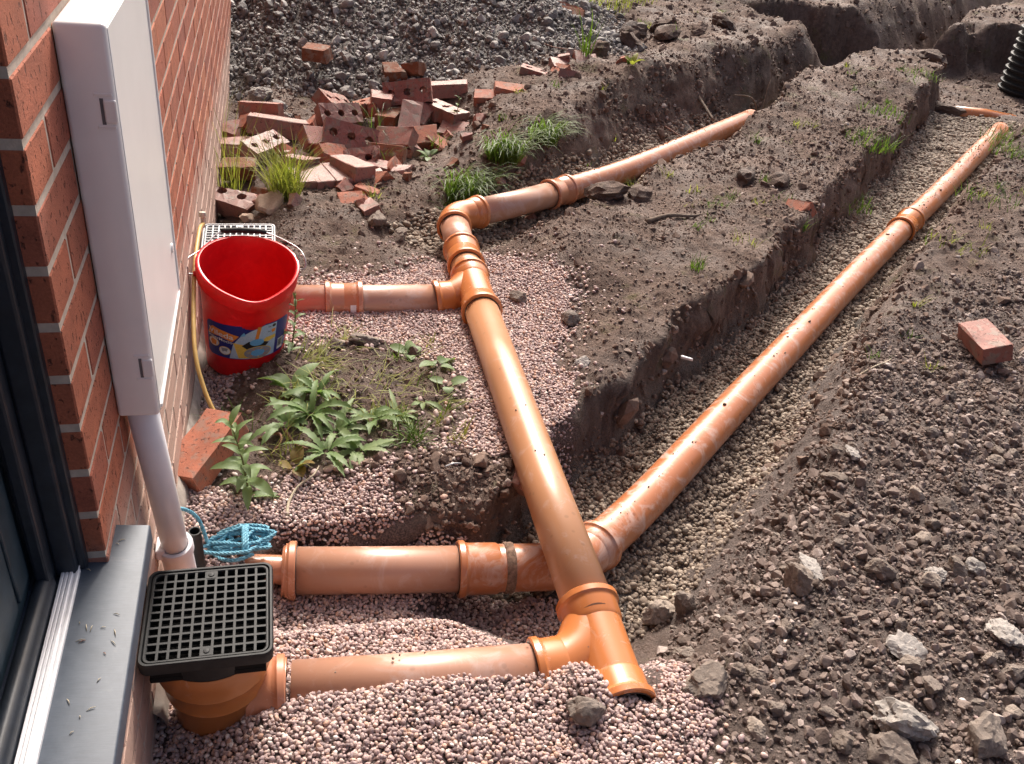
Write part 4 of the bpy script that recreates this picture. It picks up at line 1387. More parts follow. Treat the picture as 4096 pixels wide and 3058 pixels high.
BRICKS = [
    (1.115, 4.736, 0.120, 's', 1.00, -12.7, 0, 0, 'brick_pale', 1.10, 'pink-topped whole brick lying flat at the far right of the pile'),
    (1.069, 4.464, 0.080, 'h', 1.00, -54.7, 0, 0, 'brick_pale', 1.10, 'wet perforated brick lying holes up at the right of the pile'),
    (0.893, 4.547, 0.150, 'h', 1.00, -8.7, 3, 62, 'brick', 1.12, 'brick on edge showing two round holes at the back of the pile'),
    (0.851, 4.562, 0.130, 'b', 0.45, 7.3, 10, 40, 'brick', 1.00, 'rounded brick lump leaning on the two-holed brick'),
    (0.876, 5.094, 0.100, 'b', 0.50, 2.3, 0, 10, 'brick_dark', 1.00, 'soil-stained dark brick half behind the pile'),
    (0.996, 5.108, 0.110, 'b', 0.55, -47.7, 15, -15, 'brick_dark', 1.00, 'mossy dark brick lump against the stone heap'),
    (0.528, 4.557, 0.080, 'h', 1.00, 45.3, -12, 18, 'brick', 1.00, 'perforated brick with mortar-clogged holes sloping down to the left'),
    (0.542, 4.406, 0.070, 'h', 1.00, 25.3, -8, 55, 'brick_pale', 1.00, 'pale narrow brick on edge behind the three-holed brick'),
    (0.676, 4.498, 0.080, 'c', 0.55, -82.7, 0, 8, 'brick_orange', 0.95, 'small perforated brick end behind the grass blades in the pile'),
    (0.750, 4.505, 0.120, 'b', 0.50, -7.7, 0, 5, 'brick', 1.00, 'chipped half brick in the middle of the pile'),
    (0.791, 4.437, 0.060, 's', 0.90, 65.3, 0, 0, 'brick_dark', 1.00, 'mortar-crusted brick end-on in the middle of the pile'),
    (0.878, 4.343, 0.070, 's', 0.85, 69.3, 38, 0, 'brick_pale', 1.00, 'smooth brick tipped end down in the middle of the pile'),
    (0.940, 4.457, 0.070, 'b', 0.60, 57.3, 30, 20, 'brick', 1.00, 'thin white-edged brick piece between whole bricks'),
    (0.571, 4.079, 0.075, 'h', 1.00, -2.7, -6, 58, 'brick', 1.15, 'brick on edge with three round holes facing forward'),
    (0.410, 4.061, 0.070, 's', 0.62, 22.3, -5, 30, 'brick', 1.00, 'cut brick end leaning on the three-holed brick'),
    (0.771, 4.144, 0.050, 's', 0.95, -37.7, 18, 35, 'brick', 1.00, 'sloping brick with grey patch right of the three-holed brick'),
    (0.838, 4.076, 0.030, 'b', 0.40, 27.3, -25, 20, 'brick_pale', 1.00, 'small wedge of brick at the right foot of the pile'),
    (0.912, 4.165, 0.050, 'b', 0.50, -2.7, 0, 30, 'brick_orange', 1.00, 'rounded orange broken brick at the right of the pile'),
    (0.973, 4.128, 0.030, 'b', 0.30, 47.3, 0, 20, 'brick_orange', 1.00, 'small grooved orange brick chip beside grass'),
    (1.142, 4.302, 0.020, 's', 1.00, -26.7, 0, 15, 'brick', 1.10, 'long red brick half sunk in soil right of the pile'),
    (0.478, 3.953, 0.030, 'b', 0.60, 32.3, -15, 35, 'brick_orange', 1.00, 'orange brick corner poking up below the three-holed brick'),
    (0.614, 3.911, 0.030, 'c', 0.70, 2.3, 0, 45, 'brick', 1.00, 'perforated brick piece lying low at the front of the pile'),
    (0.721, 3.980, 0.025, 's', 0.80, -24.7, 10, 40, 'brick_dark', 1.00, 'dark red brick slab at the right foot of the pile'),
    (0.560, 3.797, 0.040, 's', 1.00, -60.7, 0, 0, 'brick_pale', 1.00, 'pale rain-spotted brick lying on top of the front bricks'),
    (0.670, 3.861, 0.010, 'b', 0.50, -22.7, 0, 0, 'brick', 1.00, 'flat reddish brick scrap at the front of the pile'),
    (0.736, 3.854, 0.010, 'b', 0.40, -62.7, 30, 40, 'brick_orange', 1.00, 'thin orange brick shard stuck upright in the soil'),
    (0.163, 4.470, 0.050, 's', 0.95, -26.7, 3, 72, 'brick', 1.00, 'brick standing on edge near the wall at the back of the pile'),
    (0.119, 4.376, 0.030, 'b', 0.55, -57.7, 25, 50, 'brick_orange', 1.00, 'sharp orange wedge of brick near the house wall'),
    (0.051, 4.324, 0.010, 'b', 0.50, 57.3, 0, 60, 'brick', 1.00, 'brick piece upright against the house wall'),
    (0.253, 4.280, 0.050, 's', 1.00, -8.7, 0, -4, 'brick_pale', 1.25, 'large mortar-smeared brick lying flat at the left of the pile'),
    (0.190, 4.087, 0.020, 'h', 1.00, 49.3, -8, 14, 'brick_pale', 1.00, 'perforated brick sloping forward in front of the large flat brick'),
    (0.055, 4.144, -0.010, 'b', 0.60, -7.7, 0, 8, 'brick_pale', 1.00, 'thin brick slab near the foot of the wall'),
    (0.082, 3.579, -0.030, 'c', 0.75, -32.7, -6, 22, 'brick_pale', 1.20, 'one-holed broken brick at the foot of the wall behind the grate'),
    (0.070, 3.919, -0.020, 'b', 0.70, -7.7, 5, 10, 'brick_dark', 1.00, 'rough muddy brick under the long grass by the wall'),
    (0.335, 3.892, 0.020, 'b', 0.60, -37.7, 6, 0, 'brick_pale', 1.00, 'pointed pink brick piece lying flat at the front of the pile'),
    (0.352, 3.735, -0.020, 's', 0.85, 105.3, 0, 0, 'brick_pale', 1.00, 'left brick of three laid side by side in the soil'),
    (0.430, 3.753, -0.010, 's', 0.95, 105.3, 0, 0, 'brick_pale', 1.00, 'middle brick of three laid side by side in the soil'),
    (0.513, 3.762, 0.000, 's', 0.95, 105.3, 0, 0, 'brick_pale', 1.00, 'right brick of three laid side by side in the soil'),
    (0.654, 3.731, -0.010, 'b', 0.60, -62.7, 20, 45, 'brick_orange', 1.00, 'jagged red brick chunk at the front right of the pile'),
    (0.748, 3.794, -0.030, 'b', 0.55, -12.7, 0, 10, 'brick_pale', 0.95, 'white-topped lump of brick beside the jagged chunk'),
    (0.528, 3.547, -0.040, 'b', 0.45, 7.3, 10, 20, 'brick_orange', 1.00, 'lone orange brick chunk on the soil in front of the pile'),
    (0.604, 3.622, -0.035, 'b', 0.25, 57.3, 0, 10, 'brick_orange', 1.00, 'small square brick bit just behind the lone orange chunk'),
    (0.595, 3.417, -0.050, 'b', 0.35, 17.3, 10, 5, 'brick_pale', 1.00, 'pink triangular brick corner sunk in the soil'),
    (0.212, 3.592, -0.050, 's', 0.80, -17.7, 0, 50, 'brick_dark', 1.00, 'dark brick hidden behind the long grass tuft'),
    (1.602, 4.778, 0.100, 'c', 0.60, -20.7, 0, -12, 'brick', 1.10, 'half brick with a mortar blob on the edge of the stone heap'),
    (1.813, 4.928, 0.120, 'b', 0.35, 67.3, 0, 70, 'brick', 1.00, 'small upright brick stub beside tall grass blades'),
    (1.770, 4.871, 0.080, 'b', 0.60, -2.7, 0, 10, 'brick_pale', 1.00, 'wet pale brick piece beside tall grass blades'),
    (1.919, 4.938, 0.090, 'b', 0.60, 2.3, 0, 30, 'brick_pale', 1.00, 'pinkish brick with white edge under the tall grass blades'),
    (1.739, 4.797, 0.060, 'b', 0.40, -42.7, 5, 25, 'brick_orange', 1.00, 'flat orange brick piece below the half brick'),
    (1.751, 4.663, 0.020, 's', 0.50, -22.7, 0, 70, 'brick_pale', 1.00, 'pale brick face embedded in the trench bank'),
    (2.124, 4.849, -0.020, 'b', 0.35, 67.3, 0, 65, 'brick_orange', 1.00, 'terracotta shard standing in the trench bank beside a bright leaf'),
    (1.282, 4.511, 0.030, 'b', 0.60, -17.7, 0, 15, 'brick_orange', 1.00, 'orange broken brick lying behind the drooping grass'),
    (1.433, 4.497, 0.010, 'b', 1.00, -4.7, 4, 20, 'brick_orange', 1.00, 'long rough-topped brick above the drooping grass'),
    (2.091, 6.073, 0.220, 's', 1.00, -34.7, 4, 55, 'brick_orange', 1.35, 'orange-red brick slab on the far edge of the stone heap'),
    (2.069, 5.959, 0.160, 's', 1.00, -30.7, 3, 40, 'brick_dark', 1.30, 'muddy brick below the orange slab on the far heap edge'),
    (2.446, 6.611, 0.150, 's', 0.60, 65.3, 0, 0, 'brick_pale', 1.20, 'pale upright brick end on the far brown ground'),
    (1.570, 5.832, 0.350, 'b', 0.70, 7.3, 0, 40, 'brick_orange', 1.00, 'broken brick at the top edge of the picture on the heap'),
    (1.705, 5.899, 0.320, 'b', 0.90, -37.7, 6, 35, 'brick_orange', 1.00, 'tilted brick in the grass at the top of the heap'),
    (1.890, 6.001, 0.250, 'b', 0.50, -12.7, 0, 20, 'brick', 1.00, 'reddish brick piece in the grass beside the orange slab'),
    (0.462, 5.133, 0.220, 'b', 0.62, -17.7, 0, 10, 'brick_dark', 1.05, 'lone dark broken brick with orange end on the stone heap'),
    (2.500, 2.120, 0.125, 's', 1.00, -109, 6, 24, 'brick', 0.92, 'single whole brick lying on rubble at the right edge'),
    (0.055, 1.835, 0.065, 's', 1.00, 63.3, 12, -10, 'brick_orange', 1.00, 'whole brick propped against the wall beside the leafy weed'),
    (2.454, 3.332, 0.045, 'b', 0.45, -42.7, 10, 30, 'brick_orange', 1.00, 'brick shard in the edge of the trench wall'),
    (0.840, 1.739, -0.100, 'b', 0.45, -62.7, 15, 30, 'brick_pale', 0.95, 'pale grey block end in the dark hollow under the long pipe'),
]

for i, (x, y, z, kind, lf, yaw, pitch, roll, mat, scl, lab_) in enumerate(BRICKS):
    nm = "brick_piece" if kind in 'bc' else "loose_brick"
    o = inst(nm, loose_brick_me(kind, lf, 100 + i, M[mat]), None, (x, y, z), (0, 0, 0), (scl,) * 3)
    if 's' != kind or 'side by side' not in lab_:
        jr = random.Random(900 + i); pitch += jr.uniform(-9, 9); roll += jr.uniform(-9, 9); yaw += jr.uniform(-6, 6)
    o.rotation_euler = (Matrix.Rotation(math.radians(yaw), 3, 'Z') @ Matrix.Rotation(math.radians(-pitch), 3, 'Y') @ Matrix.Rotation(math.radians(roll), 3, 'X')).to_euler()
    tag(o, lab_, "brick", "loose bricks and brick pieces")
    # rest on the earth: no brick hangs in the air or sinks out of sight
    g = tz(x, y)
    R_ = o.rotation_euler.to_matrix()
    zs = [(R_ @ v.co).z * scl for v in o.data.vertices]
    if o.location.z + min(zs) > g + 0.07: o.location.z = max(g + 0.07 - min(zs), o.location.z - 0.06)
    if o.location.z + max(zs) < g + 0.03: o.location.z = g + 0.03 - max(zs)

# small brick fragments strewn through and round the pile
FR = random.Random(64)
frag = [loose_brick_me('b', FR.uniform(.25, .5), 700 + k, M[FR.choice(('brick', 'brick_orange', 'brick_pale', 'brick_dark'))]) for k in range(8)]
for k in range(46):
    x = min(1.35, max(.06, FR.gauss(.62, .36))); y = FR.gauss(4.15, .38)
    if y < 3.35 or y > 4.95: continue
    s_ = FR.uniform(.32, .75)
    o = inst("brick_fragment", FR.choice(frag), None, (x, y, tz(x, y) + .018 * s_), (FR.uniform(-.7, .7), FR.uniform(-.7, .7), FR.uniform(0, 6.28)), (s_, s_, s_))
    tag(o, "small broken brick fragment strewn in or around the brick pile", "brick", "small brick fragments of the pile")

# ------------------------------------------------------------------ plants
def leaf_vf(base, az, L, W, e0, e1, prof, n=8, fold=0.25, off=0, twist=0.0):
    """leaf strip: rises at elevation e0 and bends to e1 (radians); prof(t)->half width factor"""
    base = Vector(base)
    d = Vector((math.cos(az), math.sin(az), 0)); side = Vector((-math.sin(az), math.cos(az), 0))
    p = base.copy(); vs, fs = [], []
    for i in range(n + 1):
        t = i / n
        e = e0 + (e1 - e0) * t
        w = W * prof(t) / 2
        up = Vector((0, 0, 1)) * math.cos(e) - d * math.sin(e)
        sd = side * math.cos(twist * t) + up * math.sin(twist * t)
        vs += [p + sd * w + up * w * fold, p.copy(), p - sd * w + up * w * fold]
        step = L / n
        p = p + (d * math.cos(e) + Vector((0, 0, 1)) * math.sin(e)) * step
    for i in range(n):
        a = off + i * 3
        fs += [(a, a + 1, a + 4, a + 3), (a + 1, a + 2, a + 5, a + 4)]
    return vs, fs


def blade_vf(base, az, L, W, e0, e1, n=5, off=0):
    base = Vector(base)
    d = Vector((math.cos(az), math.sin(az), 0)); side = Vector((-math.sin(az), math.cos(az), 0))
    p = base.copy(); vs, fs = [], []
    for i in range(n + 1):
        t = i / n
        e = e0 + (e1 - e0) * t * t
        w = W * (1 - t ** 2.2) / 2 + 0.0002
        vs += [p + side * w, p - side * w]
        p = p + (d * math.cos(e) + Vector((0, 0, 1)) * math.sin(e)) * (L / n)
    for i in range(n):
        a = off + i * 2
        fs.append((a, a + 1, a + 3, a + 2))
    return vs, fs


def tuft(name, x, y, label, n, L, W, spread, mat, seed, e=(1.35, 0.2), azc=None, azw=PI, group="grass tufts", zoff=0):
    rng = random.Random(seed)
    z = tz(x, y) + zoff
    vs, fs = [], []
    for _ in range(n):
        az = rng.uniform(0, 2 * PI) if azc is None else azc + rng.uniform(-azw, azw)
        r = spread * math.sqrt(rng.random()); a2 = rng.uniform(0, 2 * PI)
        l = L * rng.uniform(.45, 1.1)
        v, f = blade_vf((r * math.cos(a2), r * math.sin(a2), -.01), az, l, W * rng.uniform(.6, 1.2), e[0] * rng.uniform(.75, 1.1), e[1] + rng.uniform(-.6, .5), 5, len(vs))
        vs += v; fs += f
    o = mesh_obj(name, vs, fs, mat)
    o.location = (x, y, z)
    return tag(o, label, "grass", group)


G, GYL = M['grass'], M['grass_yellow']
TUFTS = [
    (0.27, 3.56, "large yellow-green grass tuft growing out of the brick pile", 260, .30, .0040, .06, GYL, (1.25, .1), None, PI),
    (0.045, 3.76, "tall thin grass with seed heads growing along the house wall", 46, .50, .0030, .07, GYL, (1.45, .6), None, PI),
    (1.02, 3.62, "dark green drooping grass nearest the elbow on the bank", 230, .28, .0058, .09, G, (1.25, -1.0), -1.2, 1.5),
    (1.235, 3.83, "dark green drooping grass in the middle of the bank above the upper pipe", 210, .27, .0058, .08, G, (1.2, -1.1), -1.1, 1.4),
    (1.46, 4.0, "right-hand drooping grass clump on the bank above the upper pipe", 170, .24, .0055, .07, G, (1.2, -1.1), -1.0, 1.3),
    (0.965, 3.48, "low grass clump beside the orange elbow", 60, .12, .004, .06, G, (1.1, -.3), None, PI),
    (1.93, 4.97, "few tall broad grass blades at the right edge of the stone heap", 14, .32, .010, .03, G, (1.45, .6), None, PI),
    (1.726, 2.731, "small bright grass tuft on bare soil near the trench wall", 46, .075, .003, .025, G, (1.3, .4), None, PI),
    (1.861, 3.775, "grass tuft hanging over the upper pipe", 50, .12, .0038, .04, GYL, (1.1, -.3), None, PI),
    (2.49, 4.28, "grass tuft at the edge of the upper trench near the buried pipe end", 40, .12, .0038, .04, GYL, (1.1, -.3), None, PI),
    (2.06, 3.33, "low grass and leaves at the end of the fallen stick", 30, .07, .004, .05, G, (.9, 0), None, PI),
    (3.06, 3.81, "grass patch on the trench edge above the right pipe coupling", 90, .10, .004, .13, G, (1.2, .2), None, PI),
    (3.33, 4.16, "lush grass patch halfway along the trench edge", 110, .12, .004, .14, G, (1.2, .2), None, PI),
    (3.73, 4.66, "grass patch towards the far end of the trench edge", 80, .10, .004, .15, G, (1.2, .2), None, PI),
    (2.03, 2.96, "wispy grass on the crumbling trench edge", 26, .08, .0028, .06, GYL, (1.1, -.2), None, PI),
    (4.45, 5.40, "sparse grass on the far corner of the earth bank", 60, .10, .004, .15, G, (1.1, 0), None, PI),
    (3.43, 3.34, "grass patch right of the right-hand pipe coupling", 60, .09, .0036, .14, G, (1.1, .1), None, PI),
    (4.27, 4.20, "grass patch at the right edge beside the far pipe", 90, .11, .004, .18, G, (1.2, .1), None, PI),
    (3.0, 2.93, "thin grass right of the middle of the trench pipe", 40, .07, .003, .12, GYL, (1.1, .1), None, PI),
    (4.05, 3.98, "grass overhanging the far right pipe", 50, .12, .004, .10, G, (1.1, -.3), None, PI),
    (0.57, 1.86, "short spreading grass clump beside the dandelion", 60, .10, .0036, .035, G, (1.0, -.2), None, PI),
    (0.50, 1.965, "yellowish grass behind the dandelion leaves", 34, .09, .0026, .04, GYL, (.8, -.2), None, PI),
    (0.47, 2.68, "few dry grass blades lying on gravel before the short pipe", 14, .11, .0026, .03, GYL, (.9, -.2), -1.2, 1.2),
    (0.32, 2.28, "flattened yellow grass right of the bucket", 70, .13, .003, .05, GYL, (.55, -.15), .2, 1.4),
    (0.40, 2.40, "dry flattened grass on soil behind the bucket weeds", 44, .13, .0026, .05, GYL, (.5, -.1), .4, 1.6),
    (2.45, 6.5, "sunlit yellow-green grass behind the stone heap", 140, .16, .005, .30, GYL, (1.3, .3), None, PI),
    (1.85, 6.05, "grass around the bricks at the top of the heap", 90, .18, .005, .2, GYL, (1.3, .3), None, PI),
    (2.85, 6.9, "pale grass at the top edge of the picture", 90, .15, .005, .25, GYL, (1.3, .3), None, PI),
    (0.63, 3.55, "small grass sprig beside the sunken pink brick corner", 26, .09, .003, .03, GYL, (1.0, -.2), None, PI),
    (0.72, 3.95, "thin grass among the front bricks of the pile", 14, .15, .003, .03, G, (1.2, 0), None, PI),
    (0.70, 4.22, "arching grass blades over the three-holed brick", 16, .26, .004, .05, G, (1.3, -.6), None, PI),
    (0.98, 4.12, "bright grass sprig at the right end of the brick pile", 26, .16, .0036, .04, G, (1.2, -.2), None, PI),
    (2.13, 4.76, "tiny leafy sprig in the trench bank by the terracotta shard", 12, .07, .010, .02, G, (1.2, .2), None, PI),
    (0.66, 2.03, "thin grass creeping over gravel near the long pipe", 20, .10, .0024, .05, GYL, (.5, -.1), .3, 1.5),
    (0.36, 2.10, "dry grass tangle behind the large dandelion", 60, .14, .0024, .09, GYL, (.5, -.1), None, PI),
    (0.53, 2.12, "thin flattened grass on the brown soil beside the gravel", 50, .13, .0024, .08, GYL, (.45, -.1), None, PI),
    (0.58, 2.27, "straw-coloured grass in front of the brown clod", 40, .12, .0022, .07, GYL, (.4, -.1), None, PI),
    (0.13, 2.02, "thin shaded grass below the hanging cable", 30, .10, .0024, .06, G, (.9, 0), None, PI),
    (0.24, 1.85, "thin pale grass stalks between the leafy weed and dandelion", 26, .12, .0022, .05, GYL, (1.0, .2), None, PI),
    (2.66, 5.45, "small green sprout on the bank top above the upper trench", 16, .10, .006, .02, G, (1.3, .5), None, PI),
    (2.75, 6.0, "mossy grass tump on the far brown ground", 60, .06, .005, .10, GYL, (1.2, .3), None, PI),
]
for i, (x, y, lab_, n_, L_, W2, spd, mt, e_, azc, azw) in enumerate(TUFTS):
    tuft("grass_tuft", x, y, lab_, n_, L_, W2, spd, mt, 300 + i, e_, azc, azw)


# small sprigs dotted over the earth banks
SPR = random.Random(91)
spots = []
for cx_, cy_, rx_, ry_, n_ in ((3.0, 3.9, .6, .5, 14), (2.1, 3.4, .5, .35, 12), (3.2, 3.0, .6, .5, 12), (2.2, 2.35, .4, .3, 6), (4.2, 5.1, .6, .5, 10), (1.6, 4.3, .35, .25, 6), (3.0, 6.4, .9, .5, 10), (4.3, 3.9, .5, .5, 10), (.45, 2.1, .25, .28, 10)):
    for _ in range(n_):
        spots.append((cx_ + SPR.uniform(-rx_, rx_), cy_ + SPR.uniform(-ry_, ry_)))
for i, (x, y) in enumerate(spots):
    if tz(x, y) < -.02: continue
    tuft("grass_sprig", x, y, "small sprig of grass growing on the dug earth banks", SPR.randint(8, 22), SPR.uniform(.04, .085), .0034, SPR.uniform(.015, .05), SPR.choice((G, GYL)), 800 + i, (1.1, .1), None, PI, "small grass sprigs")


def lance(t): return math.sin(PI * min(1, t * .95 + .05) ** .8) ** .9 + .02
def oval(t): return math.sin(PI * t ** .85) ** .7 * 1.0 + .02


def jag(seed):
    rg = random.Random(seed); ph = rg.random()
    def f(t):
        env = (.25 + .75 * math.sin(PI * min(1, t * .8 + .1)) ** 1.0) * (1 - t ** 6)
        q = t * 8.0 + ph + .35 * math.sin(t * 9 + ph * 20)
        tooth = (q % 1.0) ** 1.4
        return env * (0.50 + 0.50 * tooth * (.7 + .3 * math.sin(q * 2.1 + ph * 9))) + .03
    return f


def rosette(name, x, y, label, n, L, W, seed, mat, profs, e=(0.7, -.35), cat="weed", nseg=26):
    rng = random.Random(seed); vs, fs = [], []
    o = empty(name, (x, y, tz(x, y)))
    tag(o, label, cat)
    for k in range(n):
        az = 2 * PI * k / n + rng.uniform(-.8, .8)
        l = L * rng.uniform(.45, 1.2)
        v, f = leaf_vf((0.008 * math.cos(az), .008 * math.sin(az), .004), az, l, W * rng.uniform(.8, 1.15), e[0] + rng.uniform(-.3, .35), e[1] + rng.uniform(-.5, .3),
                       profs(seed + k), nseg, .22 + rng.uniform(-.1, .2), 0, rng.uniform(-.7, .7))
        mesh_obj("leaf", v, f, mat, o)
    return o


LD2 = leaf_mat('pale_dandelion_leaves', (0.12, 0.18, 0.07), (0.26, 0.33, 0.16), 0.5, 0.3)
for x, y, n_, L_, W_l, sd, mt_, e_, lab_ in (
    (0.315, 1.985, 13, .125, .030, 21, M['leaf_dark'], (.75, -.5), "largest dandelion right of the tall leafy weed"),
    (0.375, 1.925, 12, .115, .028, 22, LD2, (.5, -.4), "pale dandelion in the middle of the weedy patch"),
    (0.425, 1.850, 11, .115, .030, 33, LD2, (.40, -.3), "dandelion with flat sunlit leaves at the gravel edge"),
    (0.335, 2.075, 11, .10, .028, 66, M['leaf_dark'], (.8, -.3), "small upright dandelion behind the largest one"),
    (0.470, 1.965, 11, .10, .026, 67, M['leaf_dark'], (.8, -.3), "dandelion with upright leaves nearest the bare soil"),
    (0.345, 1.840, 11, .10, .030, 68, M['leaf_dark'], (.5, -.5), "small dandelion above the pale curved stem"),
    (0.250, 1.960, 11, .10, .030, 69, M['leaf_dark'], (.7, -.4), "shaded dandelion just behind the tall leafy weed"),
    (0.545, 1.975, 8, .085, .022, 44, LD2, (.3, -.3), "limp dandelion spreading towards the long pipe"),
    (0.620, 2.035, 6, .07, .022, 45, LD2, (.25, -.3), "wilted dandelion leaves on gravel beside the limp one"),
):
    rosette("dandelion", x, y, lab_, n_, L_, W_l, sd, mt_, jag, e_, "dandelion")
rosette("broadleaf_weed", 0.265, 2.130, "weed with smooth oval leaves in front of the bucket", 7, .095, .042, 51, M['leaf'], lambda s: oval, (.7, -.2), "weed", 10)
rosette("broadleaf_weed", 0.690, 2.205, "wilted pale leaf cluster on the gravel near the long pipe", 5, .06, .036, 52, M['leaf'], lambda s: oval, (.25, -.4), "weed", 8)
rosette("broadleaf_weed", 0.70, 2.09, "small pale three-leaved weed on gravel beside the long pipe", 3, .05, .034, 53, M['leaf'], lambda s: oval, (.3, -.4), "weed", 8)
rosette("broadleaf_weed", 0.62, 2.30, "pale leaves lying on the soil behind the limp dandelion", 5, .07, .034, 54, M['leaf'], lambda s: oval, (.3, -.3), "weed", 8)
rosette("broadleaf_weed", 0.268, 1.800, "young reddish-green seedling with four leaves at the gravel edge", 4, .055, .030, 55, leaf_mat('reddish_leaves', (0.12, .12, .03), (.26, .17, .07)), lambda s: oval, (.75, .0), "weed", 8)
rosette("broadleaf_weed", 0.93, 4.02, "glossy pale-leaved weed at the right foot of the brick pile", 6, .07, .03, 56, M['leaf'], lambda s: oval, (.6, -.2), "weed", 8)
rosette("broadleaf_weed", 0.52, 4.0, "dark green leaves growing in a gap of the brick pile", 6, .08, .045, 57, M['leaf_dark'], lambda s: oval, (.6, -.2), "weed", 8)
rosette("broadleaf_weed", 2.13, 4.73, "bright yellow-green leaves beside the terracotta shard", 5, .07, .03, 58, GYL, lambda s: oval, (1.0, .3), "weed", 8)


def stemmed(name, base, top, label, n, L, W, seed, lean=0.0, mat=None):
    rng = random.Random(seed)
    o = empty(name, (base[0], base[1], tz(base[0], base[1])))
    tag(o, label, "weed")
    b0 = Vector((0, 0, -.01)); b1 = Vector(top)
    mid = b0.lerp(b1, .5) + Vector((.006, .004, 0))
    P = catmull([b0, mid, b1], 8)
    tube("stem", P, [0.0032 * (1 - .6 * i / (len(P) - 1)) for i in range(len(P))], M['stem'], o, 8)
    for k in range(n):
        t = .12 + .86 * k / (n - 1)
        p = P[min(len(P) - 1, int(t * (len(P) - 1)))]
        az = k * 2.4 + rng.uniform(-.4, .4)
        s = (1.1 - .55 * t) * rng.uniform(.75, 1.15)
        up = .15 + .9 * t
        v, f = leaf_vf(p, az, L * s, W * s, up, up - 1.1 + rng.uniform(-.3, .3), lance, 9, .3, 0, rng.uniform(-.5, .5))
        mesh_obj("leaf", v, f, mat or M['leaf'], o)
    return o


stemmed("leafy_weed", (0.160, 1.700), (-.035, .045, .205), "tall leafy weed with lance-shaped leaves beside the propped brick", 26, .085, .026, 61)
stemmed("leafy_weed", (0.268, 2.335), (.02, .03, .185), "narrow leafy weed growing at the right side of the bucket", 16, .06, .016, 62)
stemmed("leafy_weed", (1.10, 4.38), (.02, -.02, .16), "thin leafy sprig behind the orange broken brick", 10, .05, .014, 63)

# ------------------------------------------------------------------ sticks, roots, stems
def stick(name, pts, r, mat, label, cat="stick", seg=8, taper=.6):
    P = catmull(pts, 6)
    o = tube(name, P, [r * (1 - taper * i / (len(P) - 1)) for i in range(len(P))], mat, None, seg)
    return tag(o, label, cat)


def gp(x, y, dz=0.004): return (x, y, tz(x, y) + dz)


stick("stick", [gp(1.69, 3.17, .008), gp(1.80, 3.20, .012), gp(1.92, 3.225, .010), gp(2.03, 3.245, .006)], .011, M['wood'], "grey fallen stick lying on the bare earth bank")
stick("stick", [(2.605, 5.13, .20), (2.62, 4.95, .12), (2.64, 4.78, .06), (2.645, 4.66, .03)], .014, M['wood'], "dark root slanting down the trench bank to the buried pipe")
stick("stick", [gp(0.179, 1.935, .0), (0.228, 1.905, .055), (.235, 1.875, .05), gp(0.208, 1.85, .006)], .0045, M['root'], "arched brown root loop beside the leafy weed", "root")
stick("stick", [gp(0.244, 1.925, .014), (0.27, 1.89, .030), gp(0.302, 1.845, .012)], .0045, M['root'], "short reddish root poking out below the dandelion", "root")
stick("dry_stem", [gp(0.245, 1.640, .004), gp(.25, 1.68, .008), gp(0.272, 1.725, .014), gp(.31, 1.755, .016), gp(0.326, 1.79, .012)], .0042, M['dry'], "pale straw-coloured stem curving over the pink gravel", "stem")
stick("dry_stem", [gp(1.962, 2.035, .008), gp(2.03, 2.03, .014), gp(2.09, 2.05, .012), gp(2.135, 2.085, .006)], .0032, M['dry'], "thin pale straw lying on the stony soil right of the trench", "stem")
stick("peg", [(1.497, 2.262, .012), (1.525, 2.236, .016)], .006, M['white_plastic'], "small pale peg sticking out of the trench wall", "peg", 8, .2)
stick("nail", [gp(.632, 1.722, .006), gp(.655, 1.728, .010), gp(.682, 1.737, .008)], .0022, M['galv'], "thin grey nail lying on the mossy soil hump", "nail", 8, .1)
stick("stick", [gp(3.05, 4.87, .0), (3.09, 4.93, .14), (3.11, 4.96, .20), (3.10, 4.98, .25)], .006, M['wood'], "forked dead twig standing on the edge of the upper trench")
stick("stick", [gp(3.06, 4.86, .0), (2.98, 4.87, .09), (2.88, 4.93, .10)], .006, M['wood'], "bent dead twig reaching over the upper trench")
stick("stick", [(2.30, 4.63, .02), (2.36, 4.50, .0), (2.40, 4.42, -.01)], .005, M['root'], "thin root crossing the dark trench behind the upper pipe", "root")
stick("stick", [gp(1.70, 5.25, .01), gp(1.78, 5.13, .02), gp(1.90, 5.05, .02), gp(2.02, 5.02, .015)], .004, M['root'], "thin brown root lying across the foot of the stone heap", "root")

# ------------------------------------------------------------------ stones that can be picked out
def rock_me(seed, mat, planes=14, sub=4, rough=.13, flat=1.0):
    rng = random.Random(seed)
    bm = bmesh.new()
    bmesh.ops.create_icosphere(bm, subdivisions=sub, radius=1.0)
    pl = []
    for _ in range(planes):
        n = Vector((rng.gauss(0, 1), rng.gauss(0, 1), rng.gauss(0, 1))).normalized()
        pl.append((n, rng.uniform(.62, 1.0)))
    off = rng.uniform(0, 50)
    from mathutils import noise as mn
    for v in bm.verts:
        u = v.co.normalized()
        r = 1.15
        for n, d in pl:
            q = n.dot(u)
            if q > 0.05: r = min(r, d / q)
        r *= 1 + rough * (mn.noise(u * 2.2 + Vector((off, 0, 0))) + .7 * mn.noise(u * 5.0 + Vector((0, off, 0))) + .55 * mn.noise(u * 11.0 + Vector((0, 0, off))))
        v.co = u * r
        v.co.z *= flat
    me = bpy.data.meshes.new("stone")
    bm.normal_update(); bm.to_mesh(me); bm.free()
    me.polygons.foreach_set("use_smooth", [True] * len(me.polygons))
    me.set_sharp_from_angle(angle=math.radians(24))
    me.materials.append(mat)
    return me


